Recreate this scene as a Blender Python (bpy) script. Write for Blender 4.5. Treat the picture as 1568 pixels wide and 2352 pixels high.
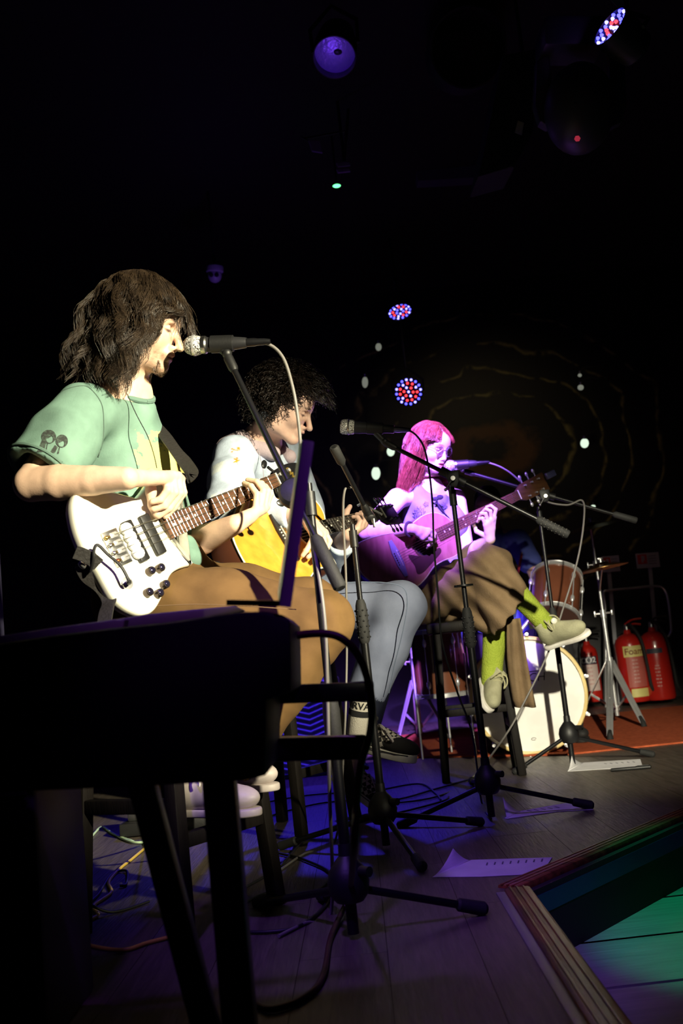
import bpy, bmesh, math, random
import numpy as np
from mathutils import Vector, Matrix
random.seed(7); RNG = np.random.default_rng(11)
sc = bpy.context.scene; COL = sc.collection
for o in list(bpy.data.objects): bpy.data.objects.remove(o)
A = lambda *v: np.array(v, float)

# ------------------------------------------------------------------ camera
FPX = 2300.; PITCH = math.radians(8.2); ROLL = math.radians(6.0); CAM = A(0, 0, .6)
FW = A(0, math.cos(PITCH), math.sin(PITCH)); _u0 = A(0, -math.sin(PITCH), math.cos(PITCH))
RT = math.cos(ROLL)*A(1, 0, 0) - math.sin(ROLL)*_u0; UP = math.sin(ROLL)*A(1, 0, 0) + math.cos(ROLL)*_u0
cd = bpy.data.cameras.new('camera'); cam = bpy.data.objects.new('camera', cd); COL.objects.link(cam)
cd.sensor_fit = 'VERTICAL'; cd.sensor_height = 36; cd.lens = FPX/2352*36; cd.clip_start = .05
cd.dof.use_dof = True; cd.dof.focus_distance = 2.9; cd.dof.aperture_fstop = 4.5
cam.matrix_world = Matrix(((RT[0], UP[0], -FW[0], CAM[0]), (RT[1], UP[1], -FW[1], CAM[1]), (RT[2], UP[2], -FW[2], CAM[2]), (0, 0, 0, 1)))
sc.camera = cam
sc.view_settings.view_transform = 'Standard'; sc.view_settings.look = 'None'
sc.view_settings.gamma = 1; sc.view_settings.use_curve_mapping = False; sc.view_settings.exposure = 0
def at(x, y, d): return CAM + d*(FW + RT*(x-784)/FPX - UP*(y-1176)/FPX)
def FL(x, y, z=0.):
    v = FW + RT*(x-784)/FPX - UP*(y-1176)/FPX
    return CAM + v*((z-CAM[2])/v[2])
def onplane(x, y, p, n):
    v = FW + RT*(x-784)/FPX - UP*(y-1176)/FPX
    return CAM + v*(np.dot(p-CAM, n)/np.dot(v, n))
# ------------------------------------------------------------------ world and lights
w = bpy.data.worlds.new('world'); sc.world = w; w.use_nodes = True
w.node_tree.nodes['Background'].inputs[0].default_value = (.010, .007, .022, 1)
w.node_tree.nodes['Background'].inputs[1].default_value = .25
def spot(name, loc, target, col, watts, cone, blend=.3, r=.05):
    l = bpy.data.lights.new(name, 'SPOT'); l.color = col; l.energy = watts; l.spot_size = math.radians(cone); l.spot_blend = blend; l.shadow_soft_size = r
    o = bpy.data.objects.new(name, l); COL.objects.link(o); o.location = loc
    d = Vector(target)-Vector(loc); o.rotation_euler = d.to_track_quat('-Z', 'Y').to_euler()
    return o
def point(name, loc, col, watts, r=.1):
    l = bpy.data.lights.new(name, 'POINT'); l.color = col; l.energy = watts; l.shadow_soft_size = r
    o = bpy.data.objects.new(name, l); COL.objects.link(o); o.location = loc; return o
WARM = (1., .91, .64)
spot('warm_front_lamp', (3.3, -1.6, 2.3), at(500, 1235, 2.85), WARM, 5600, 18.5, .85, .06)
spot('warm_drum_lamp', (.6, -1.6, 2.1), at(1345, 1545, 4.9), (1., .93, .70), 2700, 16.2, .8, .04)
spot('violet_singer_lamp', (.25, 1.5, 3.3), at(952, 1080, 4.6), (.31, .13, 1.), 13500, 16.5, .85, .05)
spot('violet_wash_lamp', (-.6, .5, 3.2), (-.02, 2.5, 0), (.28, .11, 1.), 270, 22, .9, .1)
spot('violet_sheet_fill', (.1, 1.0, 3.4), (.62, 3.42, 0), (.30, .13, 1.), 130, 12, .9, .05)  # added fill spot to brighten the second song sheet
spot('blue_back_lamp', (-.25, 7.2, 3.0), (-.32, 4.3, 0), (.06, .03, 1.), 330, 30, .8, .1)
spot('wall_rings_fill', (1.3, 5.6, 3.4), (1.35, 8.4, 1.7), (1., .78, .42), 13, 62, .9, .1)  # added fill so the painted rings show on the wall
point('violet_back_fill', (-.55, 5.9, 2.7), (.3, .12, 1.), 1.6, .05)  # unseen light added to tint the dome camera and bracket plates
spot('blue_amp_fill', (-.35, 4.2, 3.4), (-.38, 5.3, .2), (.07, .03, 1.), 700, 22, .7, .08)  # extra spot added to turn the amplifier front blue
spot('violet_rest_fill', (1.3, .5, 2.7), at(692, 1080, 1.42), (.36, .06, 1.), 170, 9, .8, .03)  # spot added only to colour the music rest violet
spot('green_floor_lamp', (1.75, 3.95, 3.5), (1.02, 2.66, -.18), (.02, 1., .46), 200, 15.5, .45, .03)

# ------------------------------------------------------------------ materials
_M = {}
def mat(name, col, rough=.55, metal=0., col2=None, nscale=8., ndetail=4., nmin=.35, nmax=.65, bump=0., bscale=60., emit=None, estr=0., coat=0., stretch=None, spec=.5, alpha=None, trans=0., sheen=0., attr=None):
    if name in _M: return _M[name]
    m = bpy.data.materials.new(name); m.use_nodes = True; nt = m.node_tree; N = nt.nodes; L = nt.links
    b = N['Principled BSDF']
    c4 = (*col, 1)
    b.inputs['Base Color'].default_value = c4; b.inputs['Roughness'].default_value = rough; b.inputs['Metallic'].default_value = metal
    b.inputs['Specular IOR Level'].default_value = spec; b.inputs['Coat Weight'].default_value = coat
    b.inputs['Sheen Weight'].default_value = sheen
    if trans: b.inputs['Transmission Weight'].default_value = trans
    if alpha is not None: b.inputs['Alpha'].default_value = alpha
    tc = N.new('ShaderNodeTexCoord'); src = tc.outputs['Object']
    if stretch:
        mp = N.new('ShaderNodeMapping'); mp.inputs['Scale'].default_value = stretch; L.new(src, mp.inputs['Vector']); src = mp.outputs[0]
    base = None
    if attr:
        an = N.new('ShaderNodeVertexColor'); an.layer_name = attr; base = an.outputs['Color']
    tx = N.new('ShaderNodeTexNoise'); tx.inputs['Scale'].default_value = nscale; tx.inputs['Detail'].default_value = ndetail; L.new(src, tx.inputs['Vector'])
    mr = N.new('ShaderNodeMapRange'); mr.inputs[1].default_value = nmin; mr.inputs[2].default_value = nmax; L.new(tx.outputs['Fac'], mr.inputs[0])
    if base is not None:
        mx = N.new('ShaderNodeMix'); mx.data_type = 'RGBA'; mx.blend_type = 'MULTIPLY'; mx.inputs[0].default_value = 1
        gr = N.new('ShaderNodeMapRange'); gr.inputs[3].default_value = .82; gr.inputs[4].default_value = 1.0; L.new(mr.outputs[0], gr.inputs[0])
        L.new(base, mx.inputs[6]); L.new(gr.outputs[0], mx.inputs[7]); L.new(mx.outputs[2], b.inputs['Base Color'])
    else:
        c2 = col2 if col2 else tuple(v*.86 for v in col)
        mx = N.new('ShaderNodeMix'); mx.data_type = 'RGBA'; mx.inputs[6].default_value = c4; mx.inputs[7].default_value = (*c2, 1)
        L.new(mr.outputs[0], mx.inputs[0]); L.new(mx.outputs[2], b.inputs['Base Color'])
    if bump:
        bt = N.new('ShaderNodeTexNoise'); bt.inputs['Scale'].default_value = bscale; bt.inputs['Detail'].default_value = 3; L.new(src, bt.inputs['Vector'])
        bn = N.new('ShaderNodeBump'); bn.inputs['Strength'].default_value = bump; bn.inputs['Distance'].default_value = .01
        L.new(bt.outputs['Fac'], bn.inputs['Height']); L.new(bn.outputs[0], b.inputs['Normal'])
    if emit:
        b.inputs['Emission Color'].default_value = (*emit, 1); b.inputs['Emission Strength'].default_value = estr
    _M[name] = m; return m
black_metal = mat('black_metal', (.007, .007, .008), .36, .1, spec=.35, bump=.03, bscale=300)
black_plastic = mat('black_plastic', (.007, .007, .0075), .5, bump=.05, bscale=200)
black_rubber = mat('black_rubber', (.012, .012, .012), .75, bump=.1, bscale=150)
chrome = mat('chrome', (.8, .8, .81), .26, .72)
steel = mat('steel', (.55, .55, .54), .3, 1.)
brass = mat('brass', (.65, .47, .16), .3, 1.)
dark_wood = mat('dark_stool_wood', (.006, .005, .0045), .55, col2=(.010, .008, .007), spec=.12, nscale=5, stretch=(8, 8, 1), bump=.1, bscale=30)
white_paint = mat('white_lacquer', (.80, .78, .66), .22, coat=.6, col2=(.77, .75, .63), nscale=3)
cable_black = mat('black_cable_rubber', (.01, .01, .011), .55)
cable_grey = mat('grey_cable_rubber', (.16, .15, .14), .5)
paper_m = mat('paper', (.85, .83, .85), .8, bump=.05, bscale=20)
ink_m = mat('black_ink', (.01, .01, .01), .8)
ink_grey = mat('grey_print_ink', (.16, .15, .2), .8)

# ------------------------------------------------------------------ mesh building
def unit(v): v = np.asarray(v, float); return v/(np.linalg.norm(v)+1e-12)
def frame(d):
    d = unit(d); a = A(0, 0, 1) if abs(d[2]) < .9 else A(1, 0, 0)
    x = unit(np.cross(a, d)); return x, np.cross(d, x), d
def smooth_path(pts, n=8, closed=False):
    P = [np.asarray(p, float) for p in pts]; out = []; m = len(P)
    for i in range(m if closed else m-1):
        g = (lambda k: P[k % m]) if closed else (lambda k: P[min(max(k, 0), m-1)])
        p0, p1, p2, p3 = g(i-1), g(i), g(i+1), g(i+2)
        for k in range(n):
            t = k/n; out.append(.5*((2*p1)+(p2-p0)*t+(2*p0-5*p1+4*p2-p3)*t*t+(3*p1-p0-3*p2+p3)*t**3))
    if not closed: out.append(P[-1])
    return out
class MB:
    def __init__(s): s.v = []; s.f = []
    def add(s, vs, fs):
        o = len(s.v); s.v.extend([tuple(map(float, p)) for p in vs]); s.f.extend([tuple(i+o for i in f) for f in fs]); return s
    def box(s, c, size, ax=None, bev=0.):
        c = np.asarray(c, float); X, Y, Z = ax if ax is not None else (A(1, 0, 0), A(0, 1, 0), A(0, 0, 1)); h = np.asarray(size, float)/2
        b = min(bev, h.min()*.95)
        if b <= 0:
            vs = [c+X*h[0]*i+Y*h[1]*j+Z*h[2]*k for k in (-1, 1) for j in (-1, 1) for i in (-1, 1)]
            return s.add(vs, [(0, 2, 3, 1), (4, 5, 7, 6), (0, 1, 5, 4), (2, 6, 7, 3), (0, 4, 6, 2), (1, 3, 7, 5)])
        bm = bmesh.new(); bmesh.ops.create_cube(bm, size=1)
        for v in bm.verts: v.co = Vector((v.co.x*size[0], v.co.y*size[1], v.co.z*size[2]))
        bmesh.ops.bevel(bm, geom=bm.edges[:], offset=b, segments=2, affect='EDGES', profile=.5)
        bm.verts.index_update()
        vs = [c+X*v.co.x+Y*v.co.y+Z*v.co.z for v in bm.verts]; fs = [tuple(v.index for v in f.verts) for f in bm.faces]; bm.free()
        return s.add(vs, fs)
    def beam(s, a, b, w, h, up=(0, 0, 1), bev=0.):
        a = np.asarray(a, float); b = np.asarray(b, float); d = unit(b-a); x = unit(np.cross(d, np.asarray(up, float)+A(1e-5, 2e-5, 0))); y = np.cross(x, d)
        return s.box((a+b)/2, (w, h, np.linalg.norm(b-a)), (x, y, d), bev)
    def tube(s, pts, r, n=10, cap=True, flat=1.):
        P = [np.asarray(p, float) for p in pts]; m = len(P); R = r if hasattr(r, '__len__') else [r]*m
        T = [unit(P[min(i+1, m-1)]-P[max(i-1, 0)]) for i in range(m)]
        x, y, _ = frame(T[0]); vs = []; fs = []
        for i in range(m):
            x = unit(x-T[i]*np.dot(x, T[i])); y = np.cross(T[i], x)
            for k in range(n):
                a = 2*math.pi*k/n; vs.append(P[i]+x*R[i]*math.cos(a)+y*R[i]*math.sin(a)*flat)
        for i in range(m-1):
            for k in range(n): fs.append((i*n+k, i*n+(k+1) % n, (i+1)*n+(k+1) % n, (i+1)*n+k))
        if cap: fs += [tuple(range(n))[::-1], tuple((m-1)*n+k for k in range(n))]
        return s.add(vs, fs)
    def cyl(s, a, b, r, r2=None, n=20): return s.tube([a, b], [r, r if r2 is None else r2], n)
    def lathe(s, o, d, prof, n=28, closed=False, x=None):
        fx, fy, d = frame(d)
        if x is not None: fx = unit(x-d*np.dot(x, d)); fy = np.cross(d, fx)
        o = np.asarray(o, float); vs = []; fs = []; m = len(prof)
        for (r, z) in prof:
            for k in range(n):
                a = 2*math.pi*k/n; vs.append(o+d*z+(fx*math.cos(a)+fy*math.sin(a))*max(r, 1e-5))
        for i in range(m if closed else m-1):
            j = (i+1) % m
            for k in range(n): fs.append((i*n+k, i*n+(k+1) % n, j*n+(k+1) % n, j*n+k))
        if not closed: fs += [tuple(range(n))[::-1], tuple((m-1)*n+k for k in range(n))]
        return s.add(vs, fs)
    def ell(s, c, r, ax=None, n=16, m=10):
        X, Y, Z = ax if ax is not None else (A(1, 0, 0), A(0, 1, 0), A(0, 0, 1)); r = r if hasattr(r, '__len__') else (r, r, r)
        vs = []; fs = []; c = np.asarray(c, float)
        for i in range(m+1):
            t = math.pi*i/m
            for k in range(n):
                a = 2*math.pi*k/n; vs.append(c+X*r[0]*math.sin(t)*math.cos(a)+Y*r[1]*math.sin(t)*math.sin(a)+Z*r[2]*math.cos(t))
        for i in range(m):
            for k in range(n): fs.append((i*n+k, (i+1)*n+k, (i+1)*n+(k+1) % n, i*n+(k+1) % n))
        return s.add(vs, fs)
    def prism(s, pts, off, bev=0.):
        """outline points in 3D (planar) extruded by the vector off; bev rounds both rims"""
        P = [np.asarray(p, float) for p in pts]; off = np.asarray(off, float); n = len(P); c = sum(P)/n
        L = np.linalg.norm(off); u = off/L; nrm = u
        if bev > 0:
            ins = []
            for i in range(n):
                t = unit(P[(i+1) % n]-P[i-1]); q = np.cross(t, nrm)
                ins.append(q)
            area = sum(np.dot(np.cross(P[i]-c, P[(i+1) % n]-c), nrm) for i in range(n))
            sg = 1 if area > 0 else -1
            rings = []
            for (k, z) in ((1, 0), (.3, .3), (0, 1)): rings.append([P[i]-ins[i]*sg*bev*k+u*bev*z for i in range(n)])
            for (k, z) in ((0, 1), (.3, .3), (1, 0)): rings.append([P[i]-ins[i]*sg*bev*k+off-u*bev*z for i in range(n)])
        else: rings = [P, [p+off for p in P]]
        vs = [p for r_ in rings for p in r_]; fs = []
        for j in range(len(rings)-1):
            for i in range(n): fs.append((j*n+i, j*n+(i+1) % n, (j+1)*n+(i+1) % n, (j+1)*n+i))
        fs += [tuple(range(n))[::-1], tuple((len(rings)-1)*n+i for i in range(n))]
        return s.add(vs, fs)
def wloc(p):
    l = Vector((0, 0, 0))
    while p is not None: l += p.location; p = p.parent
    return np.array(l)
def mk(name, vs, fs, m, parent=None, smooth=35, org=None, col=None):
    """one mesh object; world-space points, stored relative to the parent (or to org)"""
    o3 = wloc(parent) if parent is not None else (np.asarray(org, float) if org is not None else np.zeros(3))
    me = bpy.data.meshes.new(name); V = np.asarray(vs, float)-o3
    me.from_pydata(V.tolist(), [], fs if isinstance(fs, list) else fs.tolist())
    if col is not None:
        ca = me.color_attributes.new('Col', 'FLOAT_COLOR', 'POINT'); c = np.ones((len(V), 4), np.float32); c[:, :3] = col; ca.data.foreach_set('color', c.ravel())
    bm = bmesh.new(); bm.from_mesh(me); bmesh.ops.recalc_face_normals(bm, faces=bm.faces); bm.to_mesh(me); bm.free()
    if smooth:
        me.shade_smooth()
        if smooth < 180: me.set_sharp_from_angle(angle=math.radians(smooth))
    if m: me.materials.append(m)
    o = bpy.data.objects.new(name, me); COL.objects.link(o); o.parent = parent
    if parent is None and org is not None: o.location = org
    return o
def ob(name, mb, m, parent=None, smooth=35, org=None): return mk(name, mb.v, mb.f, m, parent, smooth, org)
def thing(name, label, cat, loc, group=None):
    o = bpy.data.objects.new(name, None); COL.objects.link(o); o.location = loc; o.empty_display_size = .05
    return tag(o, label, cat, group)
def tag(o, label=None, cat=None, group=None, kind=None):
    if label: o['label'] = label
    if cat: o['category'] = cat
    if group: o['group'] = group
    if kind: o['kind'] = kind
    return o
def struct(name, mb, m, label=None, smooth=0):
    o = ob(name, mb, m, None, smooth); o['kind'] = 'structure'
    return tag(o, label) if label else o
def text_mesh(txt, size, bold=0., shear=0.):
    c = bpy.data.curves.new('txt', 'FONT'); c.body = txt; c.size = size; c.align_x = 'CENTER'; c.align_y = 'CENTER'; c.offset = bold; c.shear = shear
    o = bpy.data.objects.new('txt', c); COL.objects.link(o); dg = bpy.context.evaluated_depsgraph_get()
    me = bpy.data.meshes.new_from_object(o.evaluated_get(dg)); v = [tuple(p.co) for p in me.vertices]; f = [tuple(p.vertices) for p in me.polygons]
    bpy.data.objects.remove(o); bpy.data.meshes.remove(me); bpy.data.curves.remove(c)
    return v, f
def lettering(name, txt, size, c, X, Y, m, parent, bold=0., warp=None, shear=0.):
    v, f = text_mesh(txt, size, bold, shear); vs = [(np.asarray(c)+X*p[0]+Y*p[1]) if warp is None else warp(p[0], p[1]) for p in v]
    return mk(name, vs, f, m, parent, 0)

# ------------------------------------------------------------------ signed distance bodies
class SDF:
    """smooth union of tapered capsules and ellipsoids, meshed with surface nets"""
    def __init__(s): s.p = []
    def rc(s, a, b, ra, rb=None, k=.012, op='+'):
        s.p.append(('c', np.asarray(a, float), np.asarray(b, float), ra, ra if rb is None else rb, k, op)); return s
    def chain(s, pts, rs, k=.012, op='+'):
        for i in range(len(pts)-1): s.rc(pts[i], pts[i+1], rs[i], rs[i+1], k, op)
        return s
    def el(s, c, r, ax=None, k=.012, op='+'):
        ax = np.eye(3) if ax is None else np.array(ax); s.p.append(('e', np.asarray(c, float), np.asarray(r, float), ax, None, k, op)); return s
    def bx(s, c, h, ax=None, rad=.005, k=.01, op='+'):
        ax = np.eye(3) if ax is None else np.array(ax); s.p.append(('b', np.asarray(c, float), np.asarray(h, float), ax, rad, k, op)); return s
    def cut(s, p, n, k=.001, rad=9.):
        """removes the side the normal points to, within rad of p"""
        s.p.append(('h', np.asarray(p, float), unit(n), rad, None, k, '-')); return s
    def bounds(s):
        lo = np.full(3, 1e9); hi = -lo
        for q in s.p:
            if q[6] != '+': continue
            if q[0] == 'c': a = np.minimum(q[1]-q[3], q[2]-q[4]); b = np.maximum(q[1]+q[3], q[2]+q[4])
            else: r = np.linalg.norm(q[2]); a = q[1]-r; b = q[1]+r
            lo = np.minimum(lo, a); hi = np.maximum(hi, b)
        return lo-.015, hi+.015
    def mesh(s, h, lo=None, hi=None, disp=None):
        l0, h0 = s.bounds(); lo = l0 if lo is None else np.maximum(lo, l0); hi = h0 if hi is None else np.minimum(hi, h0)
        n = np.maximum(np.ceil((hi-lo)/h).astype(int)+1, 3); V = np.full(n, 1., np.float32)
        ax = [np.float32(lo[i])+np.arange(n[i], dtype=np.float32)*np.float32(h) for i in range(3)]
        for q in s.p:
            t, k, op = q[0], max(q[5], 1e-6), q[6]
            if t == 'h': a, b = q[1]-q[3], q[1]+q[3]
            elif t == 'c': a = np.minimum(q[1]-q[3], q[2]-q[4]); b = np.maximum(q[1]+q[3], q[2]+q[4])
            elif t == 'e': e = np.abs(q[3]).T@q[2]; a = q[1]-e; b = q[1]+e
            else: e = np.abs(q[3]).T@(q[2]+q[4]); a = q[1]-e; b = q[1]+e
            mg = k+h*3+.012
            i0 = np.clip(((a-mg-lo)/h).astype(int), 0, n-1); i1 = np.clip(((b+mg-lo)/h).astype(int)+2, 1, n)
            if (i1 <= i0).any(): continue
            sl = tuple(slice(i0[j], i1[j]) for j in range(3))
            X = ax[0][sl[0]][:, None, None]; Y = ax[1][sl[1]][None, :, None]; Z = ax[2][sl[2]][None, None, :]
            if t == 'h': D = np.maximum(-((X-q[1][0])*q[2][0]+(Y-q[1][1])*q[2][1]+(Z-q[1][2])*q[2][2]), np.sqrt((X-q[1][0])**2+(Y-q[1][1])**2+(Z-q[1][2])**2)-q[3])
            elif t == 'c':
                a_, d = q[1], q[2]-q[1]; L = max(np.dot(d, d), 1e-12)
                T = np.clip(((X-a_[0])*d[0]+(Y-a_[1])*d[1]+(Z-a_[2])*d[2])/L, 0, 1)
                D = np.sqrt((X-a_[0]-T*d[0])**2+(Y-a_[1]-T*d[1])**2+(Z-a_[2]-T*d[2])**2)-(q[3]+(q[4]-q[3])*T)
            else:
                R = q[3]; c = q[1]; U = [(X-c[0])*R[j][0]+(Y-c[1])*R[j][1]+(Z-c[2])*R[j][2] for j in range(3)]
                if t == 'e':
                    r = q[2]; k0 = np.sqrt(sum((U[j]/r[j])**2 for j in range(3))); k1 = np.sqrt(sum((U[j]/r[j]**2)**2 for j in range(3)))
                    D = k0*(k0-1)/np.maximum(k1, 1e-6)
                else:
                    Q = [np.abs(U[j])-q[2][j] for j in range(3)]
                    D = np.sqrt(sum(np.maximum(x_, 0)**2 for x_ in Q))+np.minimum(np.maximum(np.maximum(Q[0], Q[1]), Q[2]), 0)-q[4]
            D = D.astype(np.float32); B = V[sl]
            if op == '+':
                hh = np.maximum(k-np.abs(B-D), 0)/k; V[sl] = np.minimum(B, D)-hh*hh*k*.25
            else:
                D = -D; hh = np.maximum(k-np.abs(B-D), 0)/k; V[sl] = np.maximum(B, D)+hh*hh*k*.25
        if disp is not None:
            m = np.argwhere(np.abs(V) < 4*h); P = lo+m*h; V[tuple(m.T)] += disp(P).astype(np.float32)
        V[0] = V[-1] = 1; V[:, 0] = V[:, -1] = 1; V[:, :, 0] = V[:, :, -1] = 1
        return nets(V, lo, h)
def nets(V, lo, h):
    S = V < 0; n = np.array(V.shape)-1
    cnt = np.zeros(n, np.int8)
    for i in (0, 1):
        for j in (0, 1):
            for k in (0, 1): cnt += S[i:n[0]+i, j:n[1]+j, k:n[2]+k]
    act = np.argwhere((cnt > 0) & (cnt < 8)); idx = np.full(n, -1, np.int64); idx[tuple(act.T)] = np.arange(len(act))
    acc = np.zeros((len(act), 3)); num = np.zeros(len(act))
    C = [(i, j, k) for i in (0, 1) for j in (0, 1) for k in (0, 1)]
    for c in C:
        for d in range(3):
            if c[d]: continue
            e = list(c); e[d] = 1
            va = V[tuple((act+c).T)].astype(float); vb = V[tuple((act+e).T)].astype(float); x = (va < 0) != (vb < 0)
            t = np.where(x, va/np.where(x, va-vb, 1), 0); p = np.tile(np.array(c, float), (len(act), 1)); p[:, d] += t
            acc[x] += p[x]; num[x] += 1
    P = lo+(act+acc/num[:, None])*h; F = []
    for d in range(3):
        a, b = (d+1) % 3, (d+2) % 3
        s0 = [slice(1, n[i]) for i in range(3)]; s0[d] = slice(0, n[d]); s1 = list(s0); s1[d] = slice(1, n[d]+1)
        x = np.argwhere(S[tuple(s0)] != S[tuple(s1)]); off = np.ones(3, int); off[d] = 0; x = x+off
        ea = np.zeros(3, int); ea[a] = 1; eb = np.zeros(3, int); eb[b] = 1
        q = np.stack([idx[tuple((x-ea-eb).T)], idx[tuple((x-eb).T)], idx[tuple(x.T)], idx[tuple((x-ea).T)]], 1)
        F.append(q[(q >= 0).all(1)])
    return P, np.concatenate(F)
def wob(P, f, seed=0):
    """cheap smooth noise in -1..1"""
    r = np.random.default_rng(seed); v = np.zeros(len(P))
    for i in range(5):
        d = r.normal(size=3); d /= np.linalg.norm(d); v += np.sin(P@d*f*(.7+.3*i)+r.uniform(0, 6.3)+1.3*np.sin(P@r.normal(size=3)*f*.35+r.uniform(0, 6)))
    return v/5
# ------------------------------------------------------------------ setting
def plank_mat(name, c1, c2, rough, stretch, seed=0., spec=.5):
    m = bpy.data.materials.new(name); m.use_nodes = True; nt = m.node_tree; N = nt.nodes; L = nt.links; b = N['Principled BSDF']
    tc = N.new('ShaderNodeTexCoord'); oi = N.new('ShaderNodeObjectInfo'); ad = N.new('ShaderNodeVectorMath'); ad.operation = 'ADD'
    mu = N.new('ShaderNodeMath'); mu.operation = 'MULTIPLY'; mu.inputs[1].default_value = 37.; L.new(oi.outputs['Random'], mu.inputs[0])
    L.new(tc.outputs['Object'], ad.inputs[0]); L.new(mu.outputs[0], ad.inputs[1])
    mp = N.new('ShaderNodeMapping'); mp.inputs['Scale'].default_value = stretch; L.new(ad.outputs[0], mp.inputs['Vector'])
    t = N.new('ShaderNodeTexNoise'); t.inputs['Scale'].default_value = 7; t.inputs['Detail'].default_value = 6; t.inputs['Distortion'].default_value = .6; L.new(mp.outputs[0], t.inputs['Vector'])
    mr = N.new('ShaderNodeMapRange'); mr.inputs[1].default_value = .3; mr.inputs[2].default_value = .7; L.new(t.outputs['Fac'], mr.inputs[0])
    mx = N.new('ShaderNodeMix'); mx.data_type = 'RGBA'; mx.inputs[6].default_value = (*c1, 1); mx.inputs[7].default_value = (*c2, 1); L.new(mr.outputs[0], mx.inputs[0]); L.new(mx.outputs[2], b.inputs['Base Color'])
    t2 = N.new('ShaderNodeTexNoise'); t2.inputs['Scale'].default_value = 16; t2.inputs['Detail'].default_value = 4; L.new(mp.outputs[0], t2.inputs['Vector'])
    bn = N.new('ShaderNodeBump'); bn.inputs['Strength'].default_value = .35; bn.inputs['Distance'].default_value = .004; L.new(t2.outputs['Fac'], bn.inputs['Height']); L.new(bn.outputs[0], b.inputs['Normal'])
    rr = N.new('ShaderNodeMapRange'); rr.inputs[3].default_value = rough-.08; rr.inputs[4].default_value = rough+.15; L.new(t2.outputs['Fac'], rr.inputs[0]); L.new(rr.outputs[0], b.inputs['Roughness'])
    b.inputs['Specular IOR Level'].default_value = spec
    return m
stage_wood = plank_mat('stage_vinyl_wood', (.112, .09, .069), (.06, .048, .037), .42, (9, .7, 9))
low_wood = plank_mat('lower_floor_wood', (.42, .40, .36), (.30, .28, .25), .4, (.7, 8, 8))
dark_floor = mat('floor_underlay', (.03, .024, .02), .9)
wall_m = mat('black_wall_paint', (.010, .009, .011), .55, bump=.08, bscale=12)
KX, KY = .36, 2.54; EDX, EDY = unit((.94-.36, 3.18-2.54))
EN = A(-EDY, EDX, 0)                                   # points onto the stage
far = A(KX, KY, 0)+A(EDX, EDY, 0)*5.2
base = MB().prism([A(-3, -2.2, -.18), A(KX, -2.2, -.18), A(KX, KY, -.18), A(far[0], far[1], -.18), A(far[0], 8.4, -.18), A(-3, 8.4, -.18)], A(0, 0, .172))
floor = struct('floor', base, dark_floor, 'grey brown wood plank stage floor')
def clip(poly, p, n):
    out = []
    for i in range(len(poly)):
        a, b = poly[i], poly[(i+1) % len(poly)]; da, db = np.dot(a-p, n), np.dot(b-p, n)
        if da >= 0: out.append(a)
        if da*db < 0: out.append(a+(b-a)*da/(da-db))
    return out
PW, PL = .18, 1.28; shared = None
for i in range(-14, 16):
    x0 = KX+i*PW; x1 = x0+PW-.0012; y = -.6+((i*.618) % 1)*PL-PL
    while y < 8.4:
        ya, yb = max(y, -1.2), min(y+PL-.0012, 8.38); y += PL
        if yb-ya < .05 or x0 < -2.2 or yb < .6: continue
        q = [A(x0, ya, 0), A(x1, ya, 0), A(x1, yb, 0), A(x0, yb, 0)]
        if i >= 0: q = clip(q, A(KX, KY, 0)+EN*.03, EN)
        if i < 0 or True:
            if x0 > 2.6 or x0 < -.9-.26*max(yb, 0): continue
        if len(q) < 3: continue
        full = abs(yb-ya-PL+.0012) < 1e-4 and len(q) == 4 and i < 0
        if full and shared:
            o = bpy.data.objects.new('plank', shared); COL.objects.link(o); o.parent = floor; o.location = (x0, ya, 0)
        else:
            mb = MB().prism([p-A(x0, ya, .008) for p in q], A(0, 0, .008)); o = ob('plank', mb, stage_wood, None, 0); o.parent = floor; o.location = (x0, ya, 0)
            if full: shared = o.data
lowf = struct('floor_lower', MB().box((2.2, 1.4, -.24), (6.4, 7.2, .1)), dark_floor, 'lower wooden floor in front of the stage')
for j in range(8):
    for i in range(3):
        y0 = 1.31+j*.342; x0 = .38+i*1.35-(j % 2)*.5
        mb = MB().box((.67, .169, -.004), (1.348, .3408, .008)); o = ob('plank', mb, low_wood, None, 0); o.parent = lowf; o.location = (x0, y0, -.18); o.rotation_euler = (0, 0, .03)
trim_wood = mat('trim_wood', (.30, .09, .03), .32, col2=(.09, .032, .014), nscale=6, stretch=(1, 8, 8), spec=.3, bump=.1, bscale=40)
trim_wood2 = mat('trim_wood_long', (.30, .09, .03), .32, col2=(.09, .032, .014), nscale=6, stretch=(8, 1, 8), spec=.3, bump=.1, bscale=40)
def nosing(name, a, b, inward, m, w0=.065):
    t = struct(name, MB().beam(a+inward*w0/2+A(0, 0, -.006), b+inward*w0/2+A(0, 0, -.006), w0, .03, bev=.008), m, smooth=30)
    for k in (.018, .034, .05):
        g = ob('groove', MB().beam(a+inward*k+A(0, 0, .0085), b+inward*k+A(0, 0, .0085), .006, .004, bev=.0012), m, t)
    return t
k0 = A(KX, KY, 0)
nosing('trim_1', k0+A(0, .0, 0), A(KX, -1.5, 0), A(-1, 0, 0), trim_wood2)
nosing('trim_2', k0+A(-.028, .0, 0), far, EN, trim_wood)
struct('trim_3', MB().box((KX-.075, .5, .0005), (.022, 4.05, .006), bev=.002), mat('grey_edging', (.30, .28, .30), .4, .3), smooth=30)
struct('trim_4', MB().beam(k0+A(EDX, EDY, 0)*.02+EN*.006+A(0, 0, -.046), far+EN*.006+A(0, 0, -.046), .014, .046), mat('blue_lit_fascia', (.03, .035, .20), .45), 'riser board under the stage nosing with blue light painted on')  # blue light on the upper riser, put into the board's colour
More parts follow.
